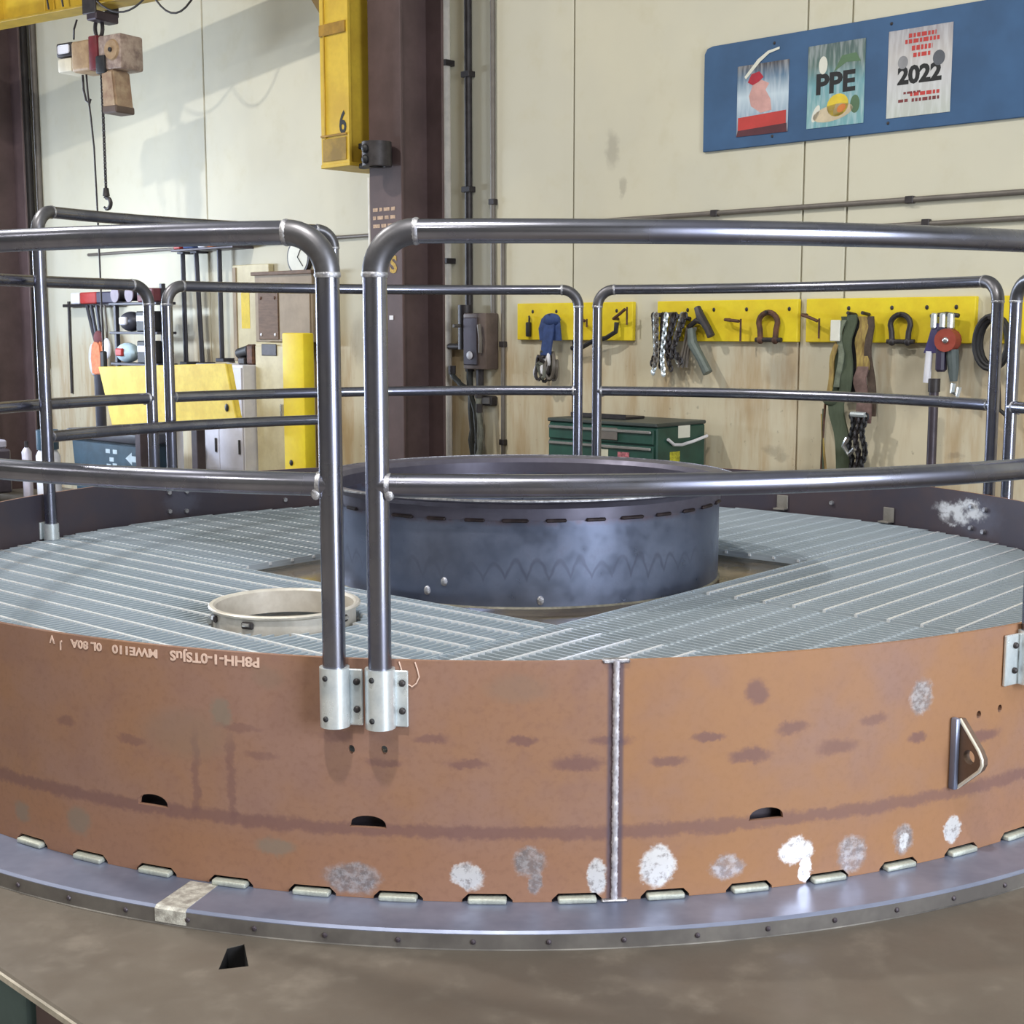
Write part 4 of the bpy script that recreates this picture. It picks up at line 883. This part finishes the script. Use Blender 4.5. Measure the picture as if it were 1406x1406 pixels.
b = nb(); bvbox(b, -.01, .11, -.12, .12, .0, .075, .01, 1); obj('load_bar', b, M('violet_grey_iron', (74, 64, 74), .5, .4), t)
for x in (-.01, .07):
    for y in (-.10, .075):
        b = nb(); tube(b, [(x, y, .165), (x, y + .025, .165)], .035, 14); obj('wheel', b, DGREY, t)
t = thing('chain_hoist', 'tan and maroon electric chain hoist hanging from the yellow boom', 'hoist', (BP.x, BP.y, 2.80), BR)
# local x runs to the right along the boom
def lathex(b, prof, seg=20, yz=(0, 0)):
    t_ = nb(); lathe(t_, [(r, x) for x, r in prof], seg, closed=True)
    merge(b, t_, Matrix.Translation((0, yz[0], yz[1])) @ Matrix.Rotation(PI / 2, 4, 'Y'))
b = nb(); bvbox(b, -.22, .01, -.12, .12, .0, .25, .03, 3); obj('motor_housing', b, TAN, t)
b = nb(); bvbox(b, -.40, -.225, -.11, .11, .015, .13, .02, 2); o = obj('end_cover', b, M('pale_end_cover', (214, 206, 186), .5, 0, .1), t)
b = nb(); bvbox(b, -.42, -.225, -.10, .10, .14, .255, .015, 2); eb = obj('terminal_box', b, DGREY, t); b = nb(); bvbox(b, -.39, -.25, -.108, -.10, .165, .235, .01, 1); obj('cover_plate', b, WHITE, eb)
b = nb(); bvbox(b, .012, .115, -.13, .13, -.005, .265, .012, 2); obj('centre_block', b, MAROON, t)
b = nb(); bvbox(b, .117, .385, -.12, .12, -.02, .255, .018, 2); gh = obj('gear_case', b, M('grey_tan_gear_case', (176, 158, 146), .5, .1, .2, 14, (126, 106, 100)), t)
b = nb(); tube(b, [(.285, -.119, .13), (.285, -.135, .13)], [.085, .075], 20); obj('gear_cover', b, TAN, gh)
b = nb(); bvbox(b, .10, .21, -.14, -.02, -.045, .10, .015, 2); obj('chain_guide', b, BLACK, gh)
b = nb(); tube(b, [(.285, -.135, .13), (.285, -.148, .13)], .018, 10); obj('bolt', b, DGREY, gh)
b = nb(); prism(b, [(.15, -.03), (.29, -.02), (.325, -.345), (.17, -.345), (.155, -.32)], -.13, .06); bmesh.ops.bevel(b, geom=b.edges[:], offset=.015, segments=2, affect='EDGES'); cc = obj('chain_container', b, M('tan_container', (172, 150, 124), .55, 0, .2, 10, (140, 112, 92)), t)
b = nb(); bvbox(b, .16, .325, -.137, .065, -.36, -.30, .01, 1); obj('container_foot', b, M('dark_foot', (96, 80, 72), .6), cc)
b = nb(); tube(b, [(0 + .045 * math.sin(a), 0, .35 + .075 * math.cos(a)) for a in [2 * PI * k / 18 for k in range(18)]], .016, 8, True); obj('suspension_ring', b, DGREY, t)
b = nb(); tube(b, [(0, 0, .255), (0, 0, .285)], .03, 12); obj('suspension_eye', b, DGREY, t)
b = nb()
for k in range(36):
    M4 = Matrix.Translation((.035, -.02, -.03 - .026 * k)) @ Matrix.Rotation(PI / 2 * (k % 2), 4, 'Z')
    tube(b, [M4 @ Vector((.010 * math.cos(w), 0, .018 * math.sin(w))) for w in [2 * PI * i / 8 for i in range(8)]], .0062, 5, True)
ch = obj('load_chain', b, DGREY, t); ch['kind'] = 'stuff'
b = nb(); tube(b, [(.035, -.02, -.935), (.035, -.02, -1.0)], [.022, .03], 12); obj('swivel', b, DGREY, t)
b = nb(); tube(b, [(.035, -.02, -1.0)] + [(.04 + .045 * math.sin(a), -.02, -1.06 - .0 + .045 * math.cos(a)) for a in [R_(-20 + 12 * i) for i in range(22)]], [.016] + [.017] * 15 + [.014] * 4 + [.010] * 3, 10); obj('hook', b, DGREY, t)
b = nb(); tube(b, [(-.22, 0, .0), (-.215, 0, -.12), (-.19, 0, -.21), (-.15, 0, -.235), (-.135, 0, -.20)], .010, 8); obj('strain_loop', b, DGREY, t)
b = nb(); tube(b, [(-.175, 0, .0), (-.165, 0, -.15), (-.14, 0, -.35), (-.115, 0, -.6), (-.105, 0, -1.1), (-.10, 0, -1.9), (-.10, 0, -2.3)], .008, 8); obj('pendant_cable', b, DGREY, t)
b = nb(); bvbox(b, -.13, -.07, -.02, .02, -2.5, -2.28, .01, 1); obj('pendant', b, BLACK, t)
t = thing('festoon_cable', 'looped dark power cable drooping under the yellow boom', 'cable', (BP.x, BP.y, 3.33), BR)
b = nb(); pts = []
for (x0, x1, d) in ((.13, .75, .12), (.75, 1.3, .2)):
    pts += [(x0 + (x1 - x0) * i / 10, -.12, -.005 - d * (1 - (2 * i / 10 - 1) ** 2)) for i in range(11)]
tube(b, pts, .008, 8); obj('cable', b, DGREY, t)
b = nb(); tube(b, [(-.12, -.12, -.12), (-.16, -.12, -.19), (-.24, -.06, -.25)], .008, 8); obj('lead', b, DGREY, t)
for x in (-.5, -.32):
    b = nb(); tube(b, [(x, -.12, .36), (x + .02, -.13, .15), (x + .05, -.13, .0)], .008, 8); obj('drop', b, DGREY, t)

# ------------------------------------------------------------------ clutter along the wall on the left
t = wthing('tipping_hopper', 'worn yellow slanted steel plate bin seen between the left railings', 'bin', -5.85, 1.2, FLOOR)
fr = [(-.98, 1.345), (.83, 1.405), (.945, 1.0), (-.80, .87)]
b = nb(); prism(b, fr, 0, .02); bmesh.ops.bevel(b, geom=b.edges[:], offset=.005, segments=1, affect='EDGES'); o = obj('front_plate', b, YELH, t, smooth=False)
b = nb(); prism(b, [(-.97, 1.34), (-.94, 1.34), (-.77, .88), (-.80, .88)], .02, .06); obj('side_plate', b, YELH, t)
b = nb(); prism(b, [(.80, 1.40), (.83, 1.40), (.94, 1.0), (.91, 1.0)], .02, .06); obj('side_plate', b, YELH, t)
b = nb(); prism(b, [(-.80, .88), (.94, 1.0), (.94, 1.02), (-.80, .90)], .02, .06); obj('bottom_plate', b, YELH, t)
b = nb(); prism(b, [(.02, 1.3), (.05, 1.3), (.12, .95), (.09, .95)], -.012, 0); obj('rib', b, YELH, t)
for x in (-.45, .36):
    b = nb(); bvbox(b, x - .04, x + .04, .022, .10, 0, 1.1, .005, 1); obj('leg', b, DARKST, t)
b = nb(); bvbox(b, .10, .62, .11, .22, .28, .45, .01, 1); obj('cross_beam', b, YELH, t)
b = nb(); blob(b, (.84, -.004, 1.08), .025, .008, .03, 8, 6); obj('bolt', b, BLACK, t)
t = wthing('bollard', 'bright yellow square guard post standing left of the front railing posts', 'bollard', -4.47, .95, FLOOR)
b = nb(); bvbox(b, -.125, .125, -.05, .05, 0, 1.63, .012, 2); obj('post', b, YELB, t)
b = nb(); bvbox(b, -.16, .16, -.1, .1, 0, .02, .004, 1); obj('base_plate', b, YELB, t)
b = nb(); blob(b, (-.04, -.052, .69), .022, .008, .022, 8, 6); obj('bolt', b, BLACK, t)
t = wthing('control_cabinet', 'cream floor cabinet with a small grey screen behind the yellow guard post', 'cabinet', -5.68, .30, FLOOR)
b = nb(); bvbox(b, -.22, .22, .01, .29, 0, 1.545, .008, 1); obj('body', b, CREAM, t)
b = nb(); bvbox(b, -.20, .20, -.006, .01, .03, 1.52, .005, 1); d = obj('door', b, CREAM, t); b = nb(); bvbox(b, -.10, .10, -.016, -.006, 1.44, 1.535, .004, 1); obj('screen', b, DGREY, d)
b = nb(); bvbox(b, .15, .17, -.03, -.006, .9, 1.05, .004, 1); obj('handle', b, CHROME, d)
t = wthing('wall_cupboard', 'brown and taupe cupboard on the wall above the cream cabinet', 'cupboard', -5.66, .20, FLOOR + 1.55)
b = nb(); bvbox(b, -.37, .40, .012, .20, .0, .555, .006, 1); obj('body', b, TAUPE, t)
b = nb(); bvbox(b, -.31, -.04, 0, .012, .02, .44, .004, 1); d = obj('door', b, WOOD, t); o = d; o['label'] = 'dark brown door'
for z in (.06, .36):
    for x in (-.27, -.08):
        b = nb(); blob(b, (x, -.003, z), .014, .006, .014, 8, 6); obj('hinge', b, RUSTIRON if z > .2 else WHITE, d)
b = nb(); bvbox(b, -.02, .38, 0, .012, .02, .44, .004, 1); obj('door', b, TAUPE, t)
b = nb(); bvbox(b, -.39, .42, -.012, .2, .545, .575, .004, 1); obj('cornice', b, WOOD, t)
t = wthing('wall_clock', 'round white dial hanging on the wall, half behind the front rail elbow', 'clock', -5.62, .0, 1.29)
b = nb(); tube(b, [(0, -.002, 0), (0, -.045, 0)], .145, 32); obj('case', b, DGREY, t); b = nb(); tube(b, [(0, -.0455, 0), (0, -.048, 0)], .128, 32); f = obj('face', b, PAPER, t)
for a, L in ((.6, .07), (2.4, .10)):
    b = nb(); tube(b, [(0, -.05, 0), (L * math.sin(a), -.05, L * math.cos(a))], .004, 6); obj('hand', b, INK, f)
t = wthing('steel_locker', 'tall white double-door locker behind the yellow bin', 'locker', -6.17, .42, FLOOR)
b = nb(); bvbox(b, -.44, .255, .014, .42, .03, 1.36, .006, 1); obj('body', b, WHITE, t)
LAV = M('lavender_white_door', (210, 210, 224), .5, 0, .06, 5)
for x0, x1 in ((-.43, -.095), (-.09, .245)):
    b = nb(); bvbox(b, x0, x1, 0, .014, .05, 1.34, .004, 1); d = obj('door', b, LAV, t); b = nb(); bvbox(b, x1 - .05, x1 - .03, -.014, 0, .62, .74, .003, 1); obj('handle', b, DGREY, d)
b = nb(); bvbox(b, -.40, -.22, -.0045, 0, 1.16, 1.28, .002, 1); obj('vent', b, GREY, t)
t = wthing('bench_grinder', 'dark and brown grinder standing on top of the white locker', 'tool', -6.09, .25, FLOOR + 1.36)
b = nb(); tube(b, [(-.09, 0, .09), (.07, 0, .12)], [.045, .05], 12); obj('motor', b, BLACK, t); b = nb(); bvbox(b, -.05, .05, -.05, .05, 0, .06, .01, 1); obj('foot', b, DGREY, t)
b = nb(); bvbox(b, .07, .17, -.05, .04, 0, .17, .015, 1); obj('guard', b, RUSTIRON, t)
t = wthing('pale_board', 'tall pale wall board with a yellow sticker behind the locker', 'board', -6.34, .06, FLOOR + 1.36)
b = nb(); bvbox(b, -.18, .34, .0, .055, 0, .84, .005, 1); obj('board', b, CREAM, t); b = nb(); bx(b, -.06, .06, -.002, 0, .30, .62); o = obj('sticker', b, YELINK, t); o['label'] = 'yellow sticker'
b = nb(); bvbox(b, -.17, -.12, -.012, 0, .02, .82, .004, 1); obj('trim', b, TAUPE, t)
POLE = M('dark_blue_grey_tube', (62, 62, 72), .45, .3)
for lb, pts in (('thin dark pole on the wall, leftmost of three above the yellow bin', [(-7.215, .40), (-7.215, 1.40)]), ('thin dark pole on the wall, middle and slightly slanted one of three', [(-6.955, .40), (-7.005, 1.40)]), ('thin dark pole on the wall, rightmost of three above the yellow bin', [(-6.65, .44), (-6.65, 1.40)])):
    t = wthing('wall_pole', lb, 'pole', pts[0][0], .10, pts[0][1], 'poles above the yellow bin')
    b = nb(); tube(b, [(p[0] - pts[0][0], 0, p[1] - pts[0][1]) for p in pts], .022, 10); obj('tube', b, POLE, t)
    b = nb(); bvbox(b, -.05 + (pts[1][0] - pts[0][0]), .05 + (pts[1][0] - pts[0][0]), -.03, .099, .97, 1.0, .004, 1); obj('wall_bracket', b, POLE, t)
    b = nb(); bvbox(b, -.06, .06, -.03, .099, -.02, .012, .004, 1); obj('foot_bracket', b, POLE, t)
t = wthing('wall_shelf', 'short dark shelf with red and blue things just under the front left rail', 'shelf', -6.9, .14, 1.385)
b = nb(); bvbox(b, -.32, .62, -.08, .139, 0, .02, .004, 1); obj('board', b, DARKST, t)
for lb, x, m, w, h in (('red block on the short shelf', -.26, RED, .10, .07), ('blue box on the short shelf', -.08, BLUEST, .16, .09), ('white jar on the short shelf', .12, WHITE, .10, .08), ('peach box on the short shelf', .25, ORANGE, .08, .07), ('dark blue case on the short shelf', .45, POLE, .24, .10)):
    t = wthing('shelf_box', lb, 'box', -6.9 + x, .14, 1.405, 'things on the short shelf')
    b = nb(); bvbox(b, -w / 2, w / 2, -.06, .06, 0, h * .75, .008, 1); obj('body', b, m, t); b = nb(); bvbox(b, -w / 2 - .004, w / 2 + .004, -.064, .064, h * .75, h, .006, 1); obj('lid', b, m, t)
# welding set: tool rail with cables, left
t = wthing('tool_rail', 'wall rail with white, red and dark blocks and hanging cables at the left', 'rail', -8.75, .10, .94)
b = nb(); bvbox(b, -.62, .40, -.02, .099, -.02, .01, .004, 1); obj('shelf', b, DGREY, t)
for x0, x1, m in ((-.40, -.24, WHITE), (-.22, .08, RED), (.09, .42, M('navy_block', (52, 48, 76), .5))):
    b = nb(); bvbox(b, x0, x1, -.05, .05, .01, .12, .01, 1); obj('block', b, m, t)
for k, (x0, x1, zz) in enumerate(((-.12, .13, -.52), (-.02, .14, -.5), (.10, .18, -.48), (.2, .20, -.5), (.28, .26, -.45))):
    b = nb(); tube(b, [(x0, -.03 - .01 * k, -.01), (x0 + (x1 - x0) * .5, -.05, zz * .5), (x1, -.05, zz)], .018 if k < 3 else .011, 8); obj('hanging_cable', b, POLE if k < 3 else GREY, t)
t = wthing('work_vest', 'faded orange vest hanging left of the yellow bin', 'vest', -8.50, .22, .26)
b = nb(); prism(b, [(-.09, 0), (.09, .0), (.10, .18), (.085, .30), (.03, .34), (-.03, .34), (-.085, .30), (-.11, .16)], -.05, .03); bmesh.ops.bevel(b, geom=b.edges[:], offset=.02, segments=2, affect='EDGES'); obj('cloth', b, ORANGE, t)
b = nb(); blob(b, (.0, -.01, .36), .07, .04, .07, 12, 8); obj('collar', b, M('maroon_collar', (120, 66, 70), .8), t)
b = nb(); blob(b, (.13, .0, .26), .06, .03, .10, 12, 8); obj('side_panel', b, WHITE, t); b = nb(); blob(b, (-.17, .02, .15), .07, .03, .16, 12, 8); obj('side_panel', b, M('pale_grey_cloth', (206, 206, 208), .8), t)
t = wthing('wall_strut', 'dark post standing below the orange vest', 'post', -8.48, .25, FLOOR)
b = nb(); tube(b, [(.01, 0, .02), (.0, 0, 1.22)], .05, 12); obj('tube', b, POLE, t); b = nb(); bvbox(b, -.12, .12, -.12, .12, 0, .02, .004, 1); obj('base_plate', b, POLE, t)
pipe_on_wall('wall_conduit', 'thin dark cable running down the wall at the left behind the inner rail post', [(-9.43, .98), (-9.44, .05)], .014, DGREY, -9.44, .05, 'conduit')
# tool rack: dark frame with reels, cloths and white labels
t = wthing('reel_rack', 'dark rack crowded with reels, cloths and white boxes above the yellow bin', 'rack', -7.45, .40, FLOOR)
for x in (-.42, .36):
    b = nb(); bvbox(b, x - .02, x + .02, -.02, .02, 0, 2.05, .004, 1); obj('upright', b, POLE, t)
for z in (1.34, 1.62, 1.88):
    b = nb(); bvbox(b, -.42, .38, -.08, .12, z - .012, z + .012, .004, 1); obj('shelf', b, POLE, t)
SH = FLOOR
def rk(name, lb, cat, s, z, fn, grp=None):
    t = wthing(name, lb, cat, s, .42, SH + z, grp or 'things on the dark rack'); fn(t); return t
def reel(t):
    b = nb(); tube(b, [(0, -.06, .07), (0, .06, .07)], .058, 16); obj('drum', b, POLE, t)
    for y in (-.07, .06):
        b = nb(); tube(b, [(0, y, .07), (0, y + .012, .07)], .07, 18); obj('flange', b, M('mauve_reel', (126, 112, 128), .5), t)
rk('cable_reel', 'small mauve cable reel on the top of the dark rack, left one', 'reel', -7.74, 1.892, reel)
rk('cable_reel', 'small mauve cable reel on the top of the dark rack, right one', 'reel', -7.50, 1.892, reel)
def bag(m, m2):
    def f(t):
        b = nb(); blob(b, (0, 0, .09), .15, .09, .09, 14, 10); obj('bag', b, m, t); b = nb(); bvbox(b, -.05, .06, -.105, -.07, .06, .13, .01, 1); obj('patch', b, m2, t)
    return f
rk('tool_bag', 'dark bag with a white patch on the middle shelf of the dark rack', 'bag', -7.58, 1.632, bag(POLE, WHITE))
rk('cloth_bundle', 'pale blue cloth bundle on the lowest shelf of the dark rack', 'cloth', -7.66, 1.352, bag(BLUEC, RED))
def bxs(m, m2, w, h):
    def f(t):
        b = nb(); bvbox(b, -w / 2, w / 2, -.08, .08, 0, h, .01, 1); obj('body', b, m, t); b = nb(); bvbox(b, -w / 2 + .02, w / 2 - .02, -.088, -.08, h * .5, h * .78, .003, 1); obj('label', b, m2, t)
    return f
rk('tool_case', 'black case with a white label at the right of the middle rack shelf', 'case', -7.25, 1.632, bxs(BLACK, WHITE, .26, .18))
rk('tool_case', 'black case with a white label at the right of the lowest rack shelf', 'case', -7.25, 1.352, bxs(BLACK, WHITE, .26, .20))
rk('tool_case', 'maroon topped case at the right on top of the dark rack', 'case', -7.22, 1.892, bxs(M('maroon_case', (112, 56, 66), .6), POLE, .26, .12))
# teal bin, white pipe, canister, dunnage
t = wthing('waste_bin', 'dark teal bin with pale printed marks behind the left drum wall', 'bin', -7.30, .90, FLOOR)
b = nb(); prism(b, [(-.50, 0), (.54, 0), (.60, .68), (-.58, .68)], 0, .36); bmesh.ops.bevel(b, geom=b.edges[:], offset=.02, segments=2, affect='EDGES'); obj('body', b, TEALBIN, t)
b = nb(); bvbox(b, -.62, .64, -.03, .38, .685, .77, .02, 2); obj('lid', b, M('slate_lid', (72, 74, 84), .5), t)
MRK = M('pale_blue_print', (186, 204, 216), .6)
for i, (x, z) in enumerate(((.05, .60), (.17, .60), (.11, .53), (.06, .47), (.16, .48))):
    b = nb(); bx(b, x - .035, x + .035, -.0015, .0005, z - .018, z + .018); obj('printed_mark', b, MRK, t)
b = nb(); prism(b, [(.34, .555), (.44, .61), (.44, .58), (.52, .58), (.52, .53), (.44, .53), (.44, .50)], -.0015, .0005); o = obj('printed_arrow', b, MRK, t, smooth=False); o['label'] = 'pale arrow'
t = wthing('floor_pipe', 'short white vent pipe standing right of the teal bin', 'pipe', -6.40, .75, FLOOR)
b = nb(); tube(b, [(0, 0, 0), (0, 0, .95)], .055, 14); obj('tube', b, WHITE, t); b = nb(); tube(b, [(0, 0, .93), (0, 0, .97)], .065, 14); obj('cap', b, WHITE, t)
t = wthing('spray_bottle', 'small blue and white bottle standing left of the teal bin', 'bottle', -8.22, .95, FLOOR)
b = nb(); tube(b, [(0, 0, 0), (0, 0, .50), (0, 0, .56)], [.11, .11, .08], 14); obj('body', b, WHITE, t); b = nb(); tube(b, [(0, 0, .56), (0, 0, .74)], .10, 14); obj('cap', b, TEALBIN, t)
t = wthing('gas_canister', 'small pale canister standing at the far left behind the drum', 'canister', -8.53, 1.0, FLOOR)
b = nb(); tube(b, [(0, 0, 0), (0, 0, .52), (0, 0, .56)], [.045, .045, .02], 12); obj('body', b, M('pale_violet_can', (196, 190, 200), .4, .2), t); b = nb(); tube(b, [(0, 0, .56), (0, 0, .62)], .018, 8); obj('nozzle', b, DGREY, t)
t = wthing('welding_machine', 'dark machine with a pale top on the floor at the left edge', 'machine', -9.55, 1.45, FLOOR)
b = nb(); bvbox(b, -.55, .62, 0, .5, .1, .52, .02, 1); obj('case', b, DARKST, t); b = nb(); bvbox(b, -.57, .50, -.02, .52, .52, .60, .015, 1); obj('lid', b, M('pale_lilac_lid', (176, 172, 184), .5), t)
for x in (-.4, .4):
    b = nb(); tube(b, [(x, .1, .1), (x, .4, .1)], .1, 14); obj('wheel', b, BLACK, t)
for i, (s, w, L, z) in enumerate(((-8.75, 1.9, 1.3, .0), (-8.70, 1.9, 1.25, .2), (-8.8, 1.92, 1.2, .4), (-8.7, 1.9, 1.15, .55))):
    t = wthing('timber_block', ('lowest', 'second', 'third', 'topmost')[i] + ' timber beam in the stack at the left edge behind the drum', 'timber', s, w, FLOOR + z, 'timber stack at the left')
    b = nb(); h = .2 if i < 2 else .15; bvbox(b, -L / 2, L / 2, 0, .3, 0, h - .002, .012, 1); obj('beam', b, WOODSTK, t); b = nb(); bx(b, L / 2 - .08, L / 2 - .05, -.002, .302, .0, h); obj('strap', b, DGREY, t)
